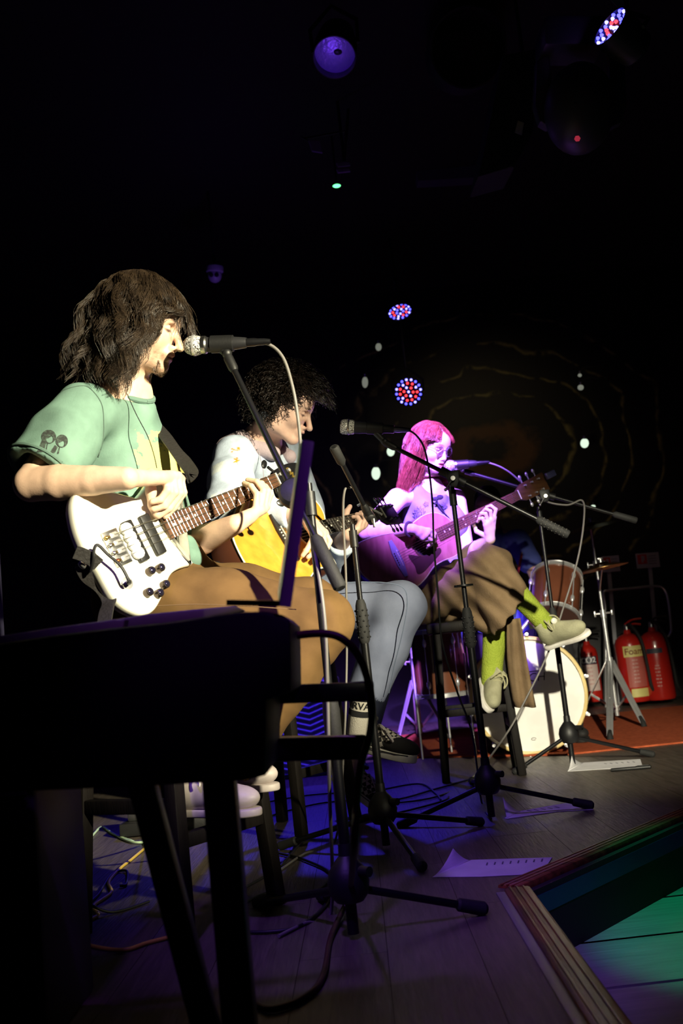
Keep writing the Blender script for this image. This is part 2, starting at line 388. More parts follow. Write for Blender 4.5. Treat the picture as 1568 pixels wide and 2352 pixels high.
struct('baseboard_stage', MB().beam(k0+A(EDX, EDY, 0)*.02+EN*.02+A(0, 0, -.124), far+EN*.02+A(0, 0, -.124), .014, .112), mat('black_riser', (.008, .008, .01), .6))
# back wall with its painted rings
def mural():
    m = bpy.data.materials.new('black_wall_with_painted_rings'); m.use_nodes = True; nt = m.node_tree; N = nt.nodes; L = nt.links; b = N['Principled BSDF']
    c = onplane(1125, 1035, A(0, 8.4, 0), A(0, 1, 0))
    tc = N.new('ShaderNodeTexCoord'); sx = N.new('ShaderNodeSeparateXYZ'); L.new(tc.outputs['Object'], sx.inputs[0])
    def mth(op, a, b_=None, c_=None):
        n = N.new('ShaderNodeMath'); n.operation = op
        for i, v in enumerate((a, b_, c_)):
            if v is None: continue
            if isinstance(v, (int, float)): n.inputs[i].default_value = v
            else: L.new(v, n.inputs[i])
        return n.outputs[0]
    dx = mth('SUBTRACT', sx.outputs[0], float(c[0])); dz = mth('SUBTRACT', sx.outputs[2], float(c[2]))
    ns = N.new('ShaderNodeTexNoise'); ns.inputs['Scale'].default_value = 1.6; ns.inputs['Detail'].default_value = 2; L.new(tc.outputs['Object'], ns.inputs['Vector'])
    nf = N.new('ShaderNodeTexNoise'); nf.inputs['Scale'].default_value = 9; nf.inputs['Detail'].default_value = 5; L.new(tc.outputs['Object'], nf.inputs['Vector'])
    r = mth('SQRT', mth('ADD', mth('POWER', dx, 2.), mth('POWER', mth('MULTIPLY', dz, 1.25), 2.)))
    r = mth('ADD', r, mth('MULTIPLY', mth('SUBTRACT', ns.outputs['Fac'], .5), .5)); r2 = mth('ADD', r, mth('MULTIPLY', mth('SUBTRACT', nf.outputs['Fac'], .5), .06))
    tot = None
    for R in (.68, .93, 1.2, 1.52):
        v = mth('SUBTRACT', 1., mth('MULTIPLY', mth('ABSOLUTE', mth('SUBTRACT', r2, R)), 42.)); v = mth('MAXIMUM', v, 0.)
        tot = v if tot is None else mth('MAXIMUM', tot, v)
    gap = N.new('ShaderNodeMapRange'); gap.inputs[1].default_value = .42; gap.inputs[2].default_value = .6; L.new(nf.outputs['Fac'], gap.inputs[0])
    tot = mth('MULTIPLY', tot, gap.outputs[0])
    dz1 = mth('MULTIPLY', dz, 1.75); e = mth('SQRT', mth('ADD', mth('POWER', dx, 2.), mth('POWER', dz1, 2.))); e = mth('ADD', e, mth('MULTIPLY', mth('SUBTRACT', nf.outputs['Fac'], .5), .25))
    inn = N.new('ShaderNodeMapRange'); inn.inputs[1].default_value = .47; inn.inputs[2].default_value = .36; L.new(e, inn.inputs[0])
    pup = N.new('ShaderNodeMapRange'); pup.inputs[1].default_value = .15; pup.inputs[2].default_value = .24; L.new(e, pup.inputs[0])
    eye = mth('MULTIPLY', inn.outputs[0], pup.outputs[0])
    mx = N.new('ShaderNodeMix'); mx.data_type = 'RGBA'; mx.inputs[6].default_value = (.009, .008, .011, 1); mx.inputs[7].default_value = (.17, .075, .022, 1); L.new(eye, mx.inputs[0])
    m2 = N.new('ShaderNodeMix'); m2.data_type = 'RGBA'; m2.inputs[7].default_value = (.36, .31, .09, 1); L.new(tot, m2.inputs[0]); L.new(mx.outputs[2], m2.inputs[6]); L.new(m2.outputs[2], b.inputs['Base Color'])
    b.inputs['Roughness'].default_value = .5
    return m
struct('wall_back', MB().box((.5, 8.46, 1.7), (9, .12, 4)), mural(), 'black back wall painted with yellow rings around a brown eye shape')
struct('wall_right', MB().box((3.75, 4.5, 1.7), (.12, 8, 4)), wall_m)
struct('wall_left', MB().box((-1.36, 2.3, 1.7), (.12, 2.9, 4)), mat('dark_blue_wall', (.012, .010, .03), .7))
struct('ceiling', MB().box((.5, 3.2, 3.75), (9, 11, .1)), mat('black_ceiling', (.006, .006, .008), .8))
# red drum rug
rug = MB().prism([A(.2, 5.80, .001), A(.98, 5.14, .001), A(1.6, 5.13, .001), A(2.5, 5.25, .001), A(2.5, 7.3, .001), A(.2, 7.3, .001)], A(0, 0, .008))
tag(ob('rug', rug, mat('red_rug_pile', (.50, .11, .045), .95, col2=(.36, .075, .03), nscale=40, bump=.4, bscale=220, spec=.1), None, 0), 'worn red rug lying under the drum kit', 'rug')

# ------------------------------------------------------------------ stools
def stool(label, c, ang, h=.71, half=.17, group='tall dark wooden stools'):
    c = A(*c, 0); t = thing('bar_stool', label, 'stool', c, group); ux = A(math.cos(ang), math.sin(ang), 0); uy = A(-ux[1], ux[0], 0)
    ob('seat', MB().box(c+A(0, 0, h-.025), (.36, .36, .05), (ux, uy, A(0, 0, 1)), .012), dark_wood, t)
    tops, bots = {}, {}
    for i in (-1, 1):
        for j in (-1, 1):
            b = c+ux*i*half+uy*j*half; tp = c+ux*i*(half-.035)+uy*j*(half-.035)+A(0, 0, h-.05)
            ob('leg', MB().beam(b, tp, .036, .036, up=ux, bev=.004), dark_wood, t); tops[i, j] = tp; bots[i, j] = b
    at_z = lambda i, j, z: bots[i, j]+(tops[i, j]-bots[i, j])*z/(h-.05)
    for (p, q, z) in (((-1, -1), (-1, 1), .36), ((1, -1), (1, 1), .22), ((-1, -1), (1, -1), .30), ((-1, 1), (1, 1), .30)):
        ob('rail', MB().beam(at_z(*p, z), at_z(*q, z), .028, .034, bev=.004), dark_wood, t)
    return t
G1A, G2A, G3A = math.atan2(-.54, .84), math.atan2(-.54, .84), math.radians(-4)
stool('dark wooden stool under the bass player', (-.50, 2.60), G1A)
stool('dark wooden stool under the player in the pale jacket', (-.30, 3.75), G2A)
stool('dark wooden stool under the singer with glasses', (.52, 4.76), G3A)

# ------------------------------------------------------------------ microphone stands
def mic_stand(label, xy, hub, zc, boom_a, boom_b, feet, grip=None, top=None, weight=.13, knurl=False, clutch='disc', collar=None):
    """boom_a: microphone end, boom_b: weighted end, both 3D; feet: 3D points on the floor"""
    b = A(*xy, 0); t = thing('microphone_stand', label, 'microphone stand', b, 'microphone stands on the stage')
    pt = A(*xy, zc); split = .5*zc if grip is None else grip
    ob('lower_tube', MB().cyl(b+A(0, 0, .012), A(*xy, split), .0125), black_metal, t)
    ob('upper_tube', MB().cyl(A(*xy, split-.05), pt, .0088), black_metal, t)
    g = MB().lathe(A(*xy, split-.075), A(0, 0, 1), [(.013, 0), (.019, .012), (.0195, .10), (.017, .125), (.012, .14)], 18); go = ob('height_grip', g, black_rubber, t)
    if knurl:
        for z in range(6):
            dm = MB()
            for k in range(7):
                a = 2*math.pi*(k+.5*(z % 2))/7; dm.ell(A(*xy, split-.055+z*.017)+A(math.cos(a), math.sin(a), 0)*.0192, .0035, n=6, m=4)
            ob('grip_dimple', dm, black_plastic, go)
    hb = MB().lathe(A(*xy, hub-.055), A(0, 0, 1), [(.014, 0), (.03, .004), (.043, .02), (.046, .045), (.04, .07), (.026, .088), (.016, .1), (.0145, .125)], 24); ho = ob('hub', hb, black_plastic, t)
    ob('hub_knob', MB().cyl(A(*xy, hub)+A(.03, -.03, .015), A(*xy, hub)+A(.048, -.048, .015), .011), black_plastic, ho)
    for p in feet:
        p = np.asarray(p, float); d = unit(A(p[0]-xy[0], p[1]-xy[1], 0)); s = A(*xy, hub-.03)+d*.03; e = p+A(0, 0, .013)
        lg = ob('leg', MB().cyl(s, e, .0088), black_metal, t)
        u = unit(e-s); ob('rubber_foot', MB().tube([e-u*.045, e-u*.04, e+u*.02, e+u*.028], [.010, .0145, .016, .010], 14), black_rubber, lg)
    a, e = np.asarray(boom_a, float), np.asarray(boom_b, float); u = unit(e-a); x, y, _ = frame(u)
    pc = a+u*np.dot(pt-a, u); side = unit(unit(A(*-CAM[:2]+0, 0)+(CAM-pc))*A(1, 1, 0)-u*np.dot(unit((CAM-pc)*A(1, 1, 0)), u))
    ob('boom_tube', MB().cyl(a, e, .0078), black_metal, t)
    w0 = e-u*weight
    wt = ob('counterweight', MB().tube([w0-u*.012, w0, e-u*.005, e], [.0085, .015, .0155, .012], 16), black_rubber, t)
    if knurl == 'both':
        dm = MB()
        for z in range(7):
            for k in range(8):
                aa = 2*math.pi*(k+.5*(z % 2))/8; dm.ell(w0+u*(.010+z*.014)+(x*math.cos(aa)+y*math.sin(aa))*.0142, .0028, n=6, m=4)
        ob('grip_dimples', dm, mat('dimple_grey', (.10, .095, .09), .4, .5), wt)
    ob('end_sleeve', MB().tube([a-u*.004, a, a+u*.035, a+u*.045], [.008, .0125, .0125, .009], 14), black_plastic, t)
    if clutch == 'small':
        c_ = ob('clutch', MB().cyl(pc-u*.028, pc+u*.028, .014).lathe(pc, side, [(.010, -.02), (.016, -.014), (.016, .02), (.010, .024)], 18), black_plastic, t); ob('wing_screw', MB().cyl(pc+side*.02, pc+side*.045, .004, n=8).box(pc+side*.045, (.008, .008, .03), bev=.002), steel, c_)
    elif clutch == 'disc':
        cl = MB().lathe(pc+side*.004, side, [(.012, -.022), (.03, -.018), (.037, -.006), (.037, .012), (.03, .02), (.012, .024)], 26)
        c_ = ob('clutch', cl, black_plastic, t); ob('clutch_sleeve', MB().cyl(pc-u*.035, pc+u*.035, .0135), black_plastic, c_)
    else:
        c_ = ob('clutch', MB().cyl(pc-u*.05, pc+u*.05, .0165), black_plastic, t)
        ob('clutch_yoke', MB().prism([pc+side*.008+x*.0-A(0, 0, .001)+v for v in (A(-.022, 0, .02), A(.022, 0, .02), A(.021, 0, -.014), A(.011, 0, -.036), A(-.011, 0, -.036), A(-.021, 0, -.014))], side*.012, .002), black_plastic, c_)
        ob('wing_screw', MB().cyl(pc+side*.028-A(0, 0, .012), pc+side*.045-A(0, 0, .012), .008).tube([pc+side*.04-A(0, 0, .012), pc+side*.045-A(.03, 0, .05)], .003, 8).ell(pc+side*.045-A(.03, 0, .05), .006, n=10, m=6), steel, c_)
    ob('pole_sleeve', MB().cyl(A(*xy, zc-.075), A(*xy, zc-.02), .0135), black_plastic, t)
    if collar is not None: ob('stop_collar', MB().cyl(a+u*collar, a+u*(collar+.022), .013), black_plastic, t)
    return t
def microphone(label, tip, tail, kind='ball', clip=None):
    tip, tail = np.asarray(tip, float), np.asarray(tail, float); d = unit(tail-tip); L = np.linalg.norm(tail-tip)
    t = thing('microphone', label, 'microphone', (tip+tail)/2); grey = mat('microphone_grey', (.03, .03, .033), .4, .4); mesh_m = grille_mat()
    if kind == 'ball':
        g = ob('grille', MB().lathe(tip, d, [(.004, 0), (.013, .003), (.02, .010), (.0245, .02), (.0255, .029), (.0245, .038), (.021, .048)], 30), mesh_m, t, 60)
        ob('grille_band', MB().lathe(tip, d, [(.0255, .025), (.0266, .026), (.0266, .031), (.0255, .032)], 30), chrome, g)
        ob('collar', MB().lathe(tip, d, [(.021, .046), (.0225, .05), (.0225, .058), (.019, .062)], 26), steel, t)
        ob('body', MB().lathe(tip, d, [(.019, .06), (.0185, .09), (.0165, .13), (.0135, L-.004), (.0125, L)], 26), grey, t)
    else:
        g = ob('grille', MB().lathe(tip, d, [(.006, 0), (.022, .002), (.0265, .009), (.0275, .025), (.026, .045), (.022, .052)], 28), mesh_m, t, 60)
        ob('grille_band', MB().lathe(tip, d, [(.0275, .027), (.0285, .028), (.0285, .033), (.0275, .034)], 28), steel, g)
        ob('body', MB().lathe(tip, d, [(.0225, .05), (.022, .07), (.0185, .12), (.017, L-.06), (.015, L-.05), (.015, L)], 26), grey, t)
    ob('plug', MB().lathe(tail, d, [(.0105, -.004), (.0105, .02), (.009, .028), (.0085, .045), (.006, .06)], 18), steel if kind != 'ball' else black_metal, t)
    if clip is not None:
        c = tip+d*clip[0]; q = np.asarray(clip[1], float)
        ck = ob('clip', MB().tube([c-d*.03, c-d*.028, c+d*.028, c+d*.03], [.018, .0225, .021, .017], 22), black_plastic, t)
        ob('clip_joint', MB().cyl(c-A(0, 0, .016), q, .011, .010).ell(q, .013), black_plastic, ck)
    return t
def grille_mat():
    if 'mic_grille' in _M: return _M['mic_grille']
    m = bpy.data.materials.new('mic_grille'); m.use_nodes = True; N = m.node_tree.nodes; L = m.node_tree.links; b = N['Principled BSDF']
    tc = N.new('ShaderNodeTexCoord'); v = N.new('ShaderNodeTexVoronoi'); v.inputs['Scale'].default_value = 330; L.new(tc.outputs['Object'], v.inputs['Vector'])
    r = N.new('ShaderNodeMapRange'); r.inputs[1].default_value = .45; r.inputs[2].default_value = .62; L.new(v.outputs['Distance'], r.inputs[0])
    mx = N.new('ShaderNodeMix'); mx.data_type = 'RGBA'; mx.inputs[6].default_value = (.85, .84, .8, 1); mx.inputs[7].default_value = (.05, .045, .04, 1); L.new(r.outputs[0], mx.inputs[0]); L.new(mx.outputs[2], b.inputs['Base Color'])
    b.inputs['Metallic'].default_value = .4; b.inputs['Roughness'].default_value = .4
    bn = N.new('ShaderNodeBump'); bn.inputs['Strength'].default_value = .8; bn.inputs['Distance'].default_value = .002; bn.invert = True; L.new(v.outputs['Distance'], bn.inputs['Height']); L.new(bn.outputs[0], b.inputs['Normal'])
    _M['mic_grille'] = m; return m
def cable(label, pts, r=.0032, m=None, n=7, group=None):
    P = smooth_path(pts, n); o = ob('cable', MB().tube(P, r, 8), m or cable_black, None, 60, org=P[0]); return tag(o, label, 'cable', group or 'cables')
gz = lambda x, y, z=.006: FL(x, y, z)
# A: in front of the bass player
SA = (-.069, 2.262); topA = lambda x, y, d: at(x, y, d)
mic_stand('microphone stand with round clutch in front of the bass player', SA, .13, 1.0, at(524, 822, 2.50), at(782, 1352, 2.20), [gz(1093, 2098), FL(600, 2085), gz(742, 2068)], grip=.46, collar=.45)
microphone('black microphone with silver ball grille at the bass player\'s mouth', at(421, 795, 2.52), at(566, 787, 2.50), 'ball', (.10, at(521, 812, 2.50)))
cable('grey cable hanging from the bass player\'s microphone', [at(566, 787, 2.5), at(615, 790, 2.5), at(650, 822, 2.49), at(672, 890, 2.47), at(684, 960, 2.46), at(690, 1020, 2.45), at(697, 1110, 2.36), at(722, 1260, 2.26), at(745, 1420, 2.20), at(752, 1600, 2.20), at(756, 1800, 2.20), FL(760, 2095, .006), FL(700, 2120, .006), FL(640, 2150, .006)], .0042, cable_grey)
# B: behind it, guitar microphone
SB = (.03, 3.22)
mic_stand('microphone stand aimed at the orange guitar', SB, .13, 1.02, at(846, 1182, 3.24), at(766, 1026, 3.08), [gz(656, 1948), gz(965, 1995), gz(1095, 1896)], grip=.71, knurl=True, weight=.06, clutch='small')
# C: guitarist's vocal stand
SC = (.40, 3.53)
mic_stand('microphone stand with long boom crossing in front of the singer', SC, .14, 1.165, at(884, 1017, 3.56), at(1306, 1229, 3.42), [gz(1345, 1856), FL(930, 1900), FL(1085, 1800)], grip=.66, knurl='both', clutch='yoke', weight=.11)
microphone('black microphone with square chrome grille facing the guitarist in the pale jacket', at(781, 980, 3.58), at(905, 986, 3.56), 'cup', (.125, at(882, 1014, 3.56)))
ob('stop_disc', MB().cyl(A(*SC, .80), A(*SC, .806), .034), black_metal, [o for o in bpy.data.objects if o.name.startswith('microphone_stand')][-1])
cable('black cable falling from the square microphone past the singer', [at(905, 986, 3.56), at(942, 990, 3.55), at(970, 1020, 3.54), at(984, 1075, 3.53), at(993, 1160, 3.52), at(996, 1250, 3.51), at(1006, 1370, 3.5), at(1016, 1480, 3.48), at(1050, 1590, 3.47), at(1085, 1690, 3.46), FL(1105, 1840, .008), FL(1128, 1880, .008), FL(1115, 1866, .012)], .0035)
# D: singer's stand
SD = (.925, 4.68)
mic_stand('microphone stand with pale tip in front of the bass drum', SD, .16, 1.20, at(1068, 1083, 4.66), at(1462, 1196, 4.58), [gz(1490, 1737), gz(1190, 1775), FL(1330, 1690)], grip=.66, clutch='yoke', weight=.10)
microphone('violet lit microphone at the singer\'s lips', at(1019, 1071, 4.62), at(1094, 1064, 4.62), 'ball', (.085, at(1062, 1078, 4.65)))
cable('cable looping along the singer\'s boom and down to the floor', [at(1094, 1064, 4.62), at(1125, 1064, 4.62), at(1170, 1085, 4.62), at(1240, 1145, 4.62), at(1300, 1160, 4.6), at(1337, 1150, 4.6), at(1340, 1200, 4.55), at(1325, 1290, 4.5), at(1292, 1400, 4.45), at(1258, 1500, 4.4), at(1210, 1600, 4.36), at(1160, 1690, 4.32), FL(1080, 1790, .006), FL(1000, 1830, .006), FL(900, 1845, .006)], .0042, cable_grey)
cable('grey cable hanging straight down beside the guitar microphone stand', [at(805, 1120, 3.2), at(792, 1125, 3.18), at(788, 1180, 3.18), at(794, 1320, 3.17), at(796, 1450, 3.17), at(795, 1560, 3.15), at(790, 1700, 3.12), FL(770, 1930, .006), FL(700, 1960, .006), FL(640, 2000, .006)], .0038, cable_grey)
# ------------------------------------------------------------------ digital piano on its stand (foreground)
gloss_black = mat('piano_black', (.0025, .0025, .003), .55, spec=.15, bump=.02, bscale=80)
PD = 1.36; pn = A(0, 1, 0); p0 = at(400, 1600, PD)
pt = thing('digital_piano', 'black digital piano seen from its back in the foreground', 'piano', A(-.2, p0[1]+.12, .44))
ol = [(-260, 1512), (0, 1478), (120, 1460), (260, 1443), (400, 1428), (500, 1412), (560, 1405), (610, 1404), (648, 1412), (665, 1428), (667, 1500), (668, 1588), (612, 1608), (608, 1782), (560, 1794), (300, 1808), (-230, 1830)]
ob('case', MB().prism([onplane(x, y, p0, pn) for x, y in ol], A(.0, .26, .0), .006), gloss_black, pt)
lid = mat('lid_brown', (.14, .11, .07), .5)
ob('lid', MB().prism([onplane(x, y, p0+A(0, .27, 0), pn) for x, y in [(-90, 1474), (120, 1442), (262, 1422), (288, 1424), (275, 1475), (-90, 1500)]], A(0, .03, 0), .003), lid, pt)
ob('lid_edge', MB().prism([onplane(x, y, p0+A(0, .31, 0), pn) for x, y in [(255, 1424), (340, 1410), (440, 1400), (540, 1391), (560, 1404), (400, 1440), (260, 1460)]], A(0, .02, 0), .003), lid, pt)
# music rest standing edge-on on the piano
mr_b, mr_t = at(640, 1392, 1.37), at(694, 1010, 1.40); dv = unit(FW+RT*(-.075)+UP*.02); sd = unit(np.cross(dv, mr_t-mr_b))
rest = ob('music_rest', MB().prism([mr_b, mr_b+dv*.17, mr_t+dv*.13, mr_t], sd*.017, .003), mat('music_rest_metal', (.16, .15, .17), .4, .2), pt)
ob('rest_lip', MB().beam(at(640, 1386, 1.40), at(524, 1384, 1.46), .008, .008), black_metal, rest)
st = thing('keyboard_stand', 'black keyboard stand with two square tubes sticking out to the side', 'stand', A(-.2, p0[1]+.1, 0))
def stick(name, a, b, w, h, m=black_metal, par=st, up=(0, 0, 1)): return ob(name, MB().beam(a, b, w, h, up=up, bev=.003), m, par)
a1 = stick('arm', at(560, 1597, 1.62), at(833, 1588, 1.66), .05, .03); ob('end_cap', MB().beam(at(820, 1588, 1.655), at(837, 1588, 1.665), .053, .033, bev=.004), black_rubber, a1)
a2 = stick('arm', at(540, 1722, 1.60), at(815, 1716, 1.64), .05, .037); ob('end_cap', MB().beam(at(802, 1716, 1.636), at(821, 1716, 1.646), .053, .04, bev=.004), black_rubber, a2)
lt = at(505, 1800, 1.46); stick('leg', A(lt[0], lt[1], 0), A(lt[0], lt[1], lt[2]+.08), .046, .046, up=(0, 1, 0))
dl = at(318, 1800, 1.42); dd = at(505, 2480, 1.40); dd = dl+(dd-dl)*(dl[2]/(dl[2]-dd[2])); stick('brace', dl+A(0, 0, .03), dd, .036, .036, up=(0, 1, 0))
lu = at(-120, 1800, 1.46); stick('leg', A(lu[0], lu[1], 0), A(lu[0], lu[1], lu[2]+.08), .046, .046, up=(0, 1, 0))
stick('crossbar', A(lu[0], lu[1], .05), A(lt[0], lt[1], .05), .036, .03)
# floor speaker at the left edge
sx = at(72, 1850, 1.72); sp = thing('floor_speaker', 'black speaker cabinet with metal grille standing beside the piano', 'speaker', A(sx[0]-.25, sx[1]+.1, 0))
ob('cabinet', MB().box(A(sx[0]-.2, sx[1]+.17, .24), (.40, .3, .48), bev=.012), black_plastic, sp)
grl = MB()
for i in range(26): grl.box(A(sx[0]-.2, sx[1]+.014, .03+i*.0165), (.375, .012, .008))
ob('grille_slats', grl, mat('grille_metal', (.02, .02, .022), .4, .6), sp)
cable('blurred dark red cable curving out of the piano', [at(640, 1478, 1.56), at(668, 1462, 1.55), at(740, 1455, 1.54), at(790, 1470, 1.54), at(830, 1520, 1.55), at(853, 1610, 1.56), at(848, 1690, 1.57), at(828, 1760, 1.58), at(818, 1850, 1.6), at(812, 1960, 1.62), FL(800, 2060, .05), FL(760, 2150, .007), FL(742, 2240, .007), FL(700, 2290, .007), FL(620, 2318, .007), FL(560, 2290, .007), FL(520, 2265, .007)], .0062, mat('dark_red_cable', (.05, .012, .012), .5))

# ------------------------------------------------------------------ drum kit
drum_head = mat('drum_head_white', (.82, .80, .76), .45, bump=.02, bscale=200); maple = mat('maple_hoop', (.72, .55, .22), .3, col2=(.6, .43, .15), nscale=10, coat=.5)
shell_m = mat('drum_shell_brown', (.16, .055, .028), .22, col2=(.09, .028, .015), nscale=3, coat=.8)
def lug(par, p, n, ax):
    ob('lug', MB().ell(p+n*.006, (.012, .012, .024), frame(ax)), chrome, par)
BC = at(1213, 1601, 5.2); BR = .300; BC[2] = BR+.006; bn_ = unit(A(-.10, -1, .0))
bd = thing('bass_drum', 'bass drum with white front head and maple hoop', 'drum', A(BC[0], BC[1]+.2, 0)); bx_, by_, _ = frame(bn_)
ob('shell', MB().lathe(BC-bn_*.42, bn_, [(BR-.02, 0), (BR-.02, .40)], 48), shell_m, bd)
ob('front_head', MB().lathe(BC-bn_*.012, bn_, [(BR-.012, 0), (BR-.012, .008)], 56), drum_head, bd)
ob('hoop', MB().lathe(BC-bn_*.03, bn_, [(BR-.014, 0), (BR, 0), (BR+.004, .006), (BR+.004, .042), (BR, .046), (BR-.014, .046)], 56, closed=True), maple, bd)
ob('rear_hoop', MB().lathe(BC-bn_*.45, bn_, [(BR-.014, 0), (BR+.004, 0), (BR+.004, .04), (BR-.014, .04)], 48, closed=True), maple, bd)
for k in range(10):
    a = 2*math.pi*(k+.35)/10; u = bx_*math.cos(a)+by_*math.sin(a); q = BC+u*(BR+.008)
    c = ob('claw', MB().box(q+bn_*.0, (.022, .016, .05), (np.cross(bn_, u), u, bn_), .003), chrome, bd)
    ob('tension_rod', MB().cyl(q-bn_*.12+u*.006, q+bn_*.034+u*.006, .0045).cyl(q+bn_*.03+u*.006, q+bn_*.046+u*.006, .008), chrome, c)
lx = unit(np.cross(A(0, 0, 1), bn_))
lettering('logo', 'GRETSCH', .062, BC+A(0, 0, .085)-lx*.0-bn_*.003+lx*-.035, lx, A(0, 0, 1), ink_m, bd, shear=.15, bold=-.0005)
ob('logo_bar', MB().box(BC+A(0, 0, .118)-bn_*.003-lx*.03, (.20, .0012, .004), (lx, bn_, A(0, 0, 1))), ink_m, bd)
ob('maker_mark', MB().tube([BC+A(0, 0, -.225)-bn_*.003+lx*(.012*math.cos(t))+A(0, 0, .006*math.sin(t)) for t in np.linspace(0, 5.6, 14)], .0013, 5), ink_m, bd)
def tom(label, top, bot, r, cat='drum', legs=False):
    top, bot = np.asarray(top, float), np.asarray(bot, float); ax = unit(top-bot); L = np.linalg.norm(top-bot); t = thing('tom_drum', label, cat, bot if not legs else A(bot[0], bot[1], 0)); fx, fy, _ = frame(ax)
    ob('shell', MB().lathe(bot, ax, [(r, .01), (r, L-.01)], 40), shell_m, t)
    ob('top_head', MB().lathe(bot, ax, [(r-.003, L-.004), (r-.003, L+.002)], 40), drum_head, t)
    ob('bottom_head', MB().lathe(bot, ax, [(r-.003, -.002), (r-.003, .004)], 40), mat('clear_bottom_head', (.10, .05, .04), .3), t)
    for z in (L-.022, -.004): ob('rim', MB().lathe(bot, ax, [(r, z), (r+.009, z), (r+.009, z+.004), (r+.006, z+.006), (r+.006, z+.02), (r+.009, z+.024), (r+.001, z+.026)], 44, closed=True), chrome, t)
    for k in range(6):
        a = 2*math.pi*k/6+.5; u = fx*math.cos(a)+fy*math.sin(a)
        for z in (.07, L-.07): lug(t, bot+ax*z+u*(r+.004), u, ax)
        ob('tension_rod', MB().cyl(bot+ax*.0+u*(r+.012), bot+ax*L+u*(r+.012), .003, n=8), chrome, t)
    if legs:
        for k in range(3):
            a = 2*math.pi*k/3+.9; u = fx*math.cos(a)+fy*math.sin(a); p = bot+u*(r+.02); ob('leg', MB().cyl(A(p[0], p[1], .012), p+A(0, 0, .22), .006), chrome, t)
    return t
tt = at(1279, 1322, 5.6); tb = at(1272, 1422, 5.42); tom('brown rack tom with chrome rims above the bass drum', tt, tb, .132)
ob('tom_mount', MB().cyl(tb+A(-.02, .12, .1), A(BC[0]-.02, BC[1]+.28, BC[2]+BR-.03), .011), chrome, bpy.data.objects['tom_drum'])
tl = at(1000, 1446, 5.55); bl = at(1010, 1598, 5.55); tom('brown floor tom half hidden behind the stool legs', A(tl[0], tl[1], tl[2]), A(tl[0]+.0, tl[1], bl[2]), .145, legs=True)
def tripod_stand(name, label, xy, H, feet, braces=True, tilt=None):
    t = thing(name, label, 'stand', A(*xy, 0))
    ob('lower_tube', MB().cyl(A(*xy, .05), A(*xy, H*.55), .0135), chrome, t); ob('upper_tube', MB().cyl(A(*xy, H*.5), A(*xy, H), .0095), chrome, t)
    for z in (H*.55, H*.80):
        j = ob('clamp', MB().cyl(A(*xy, z-.022), A(*xy, z+.022), .02), chrome, t); ob('wing_bolt', MB().cyl(A(xy[0], xy[1], z), A(xy[0]+.045, xy[1]-.02, z), .006).box(A(xy[0]+.052, xy[1]-.022, z), (.012, .01, .034), bev=.003).cyl(A(xy[0], xy[1], z), A(xy[0]-.045, xy[1]+.01, z), .005).box(A(xy[0]-.05, xy[1]+.01, z), (.012, .01, .04), bev=.003), chrome, j)
    zt, zb = .40, .10
    ob('top_collar', MB().cyl(A(*xy, zt-.02), A(*xy, zt+.02), .021), chrome, t); ob('bottom_collar', MB().cyl(A(*xy, zb-.015), A(*xy, zb+.015), .022), chrome, t)
    for p in feet:
        p = A(*p[:2], .0); d = unit(p-A(*xy, 0)); s = A(*xy, zt)+d*.02; e = p+A(0, 0, .03); sd_ = np.cross(d, A(0, 0, 1)); lg = None
        for q in (-.012, .012):
            o = ob('leg', MB().beam(s+sd_*q, e+sd_*q*.6, .006, .022, up=sd_, bev=.002), chrome, t); lg = lg or o
        m_ = s+(e-s)*.55
        ob('brace', MB().beam(A(*xy, zb)+d*.02, m_, .016, .005, up=sd_, bev=.001), chrome, t)
        ob('rubber_foot', MB().tube([e+unit(s-e)*.05, e, p+A(0, 0, .004)+d*.012], [.011, .016, .018], 12), black_rubber, lg)
    return t
SX = FL(1428, 1672)[:2]; cx = A(*FL(1420, 1662)[:2], 0)
cs = tripod_stand('cymbal_stand', 'tall chrome cymbal stand beside the fire extinguishers', (cx[0], cx[1]), 1.28, [FL(1402, 1702), FL(1478, 1672), FL(1330, 1668), FL(1432, 1702)][:3])
cym = mat('cymbal_bronze', (.32, .19, .07), .33, 1., col2=(.22, .12, .045), nscale=30)
def cymbal(label, c, r, n):
    n = unit(n); t = thing('cymbal', label, 'cymbal', c, 'cymbals of the drum kit')
    ob('disc', MB().lathe(c, n, [(.008, .028), (.035, .026), (.05, .012), (r*.6, .004), (r, -.010), (r, -.0115), (r*.6, .002), (.05, .009), (.035, .023), (.008, .025)], 48, closed=True), cym, t, 60)
    ob('wing_nut', MB().cyl(np.asarray(c)+n*.028, np.asarray(c)+n*.05, .009).box(np.asarray(c)+n*.05, (.03, .008, .014), bev=.003), chrome, t)
cymbal('wide brown cymbal on top of the chrome stand', A(cx[0]+.01, cx[1], 1.275), .20, A(-.16, -.10, 1))
cymbal('lower thin cymbal edge-on behind the chrome stand', at(1382, 1302, 6.0), .155, A(-.11, .03, 1))
ob('lower_tilter', MB().cyl(at(1382, 1306, 6.0), A(cx[0], cx[1]+.01, at(1382, 1330, 6.0)[2]-.05), .007), chrome, cs)
hx = FL(968, 1702); hh = tripod_stand('hi_hat_stand', 'blue lit hi-hat stand behind the jeans player', (hx[0], hx[1]), .95, [hx[:2]+A(.17, -.12), hx[:2]+A(-.16, -.1), hx[:2]+A(.0, .2)])
cymbal('dark hi-hat cymbal on the blue lit stand', A(hx[0], hx[1], .86), .155, A(.03, .05, 1))
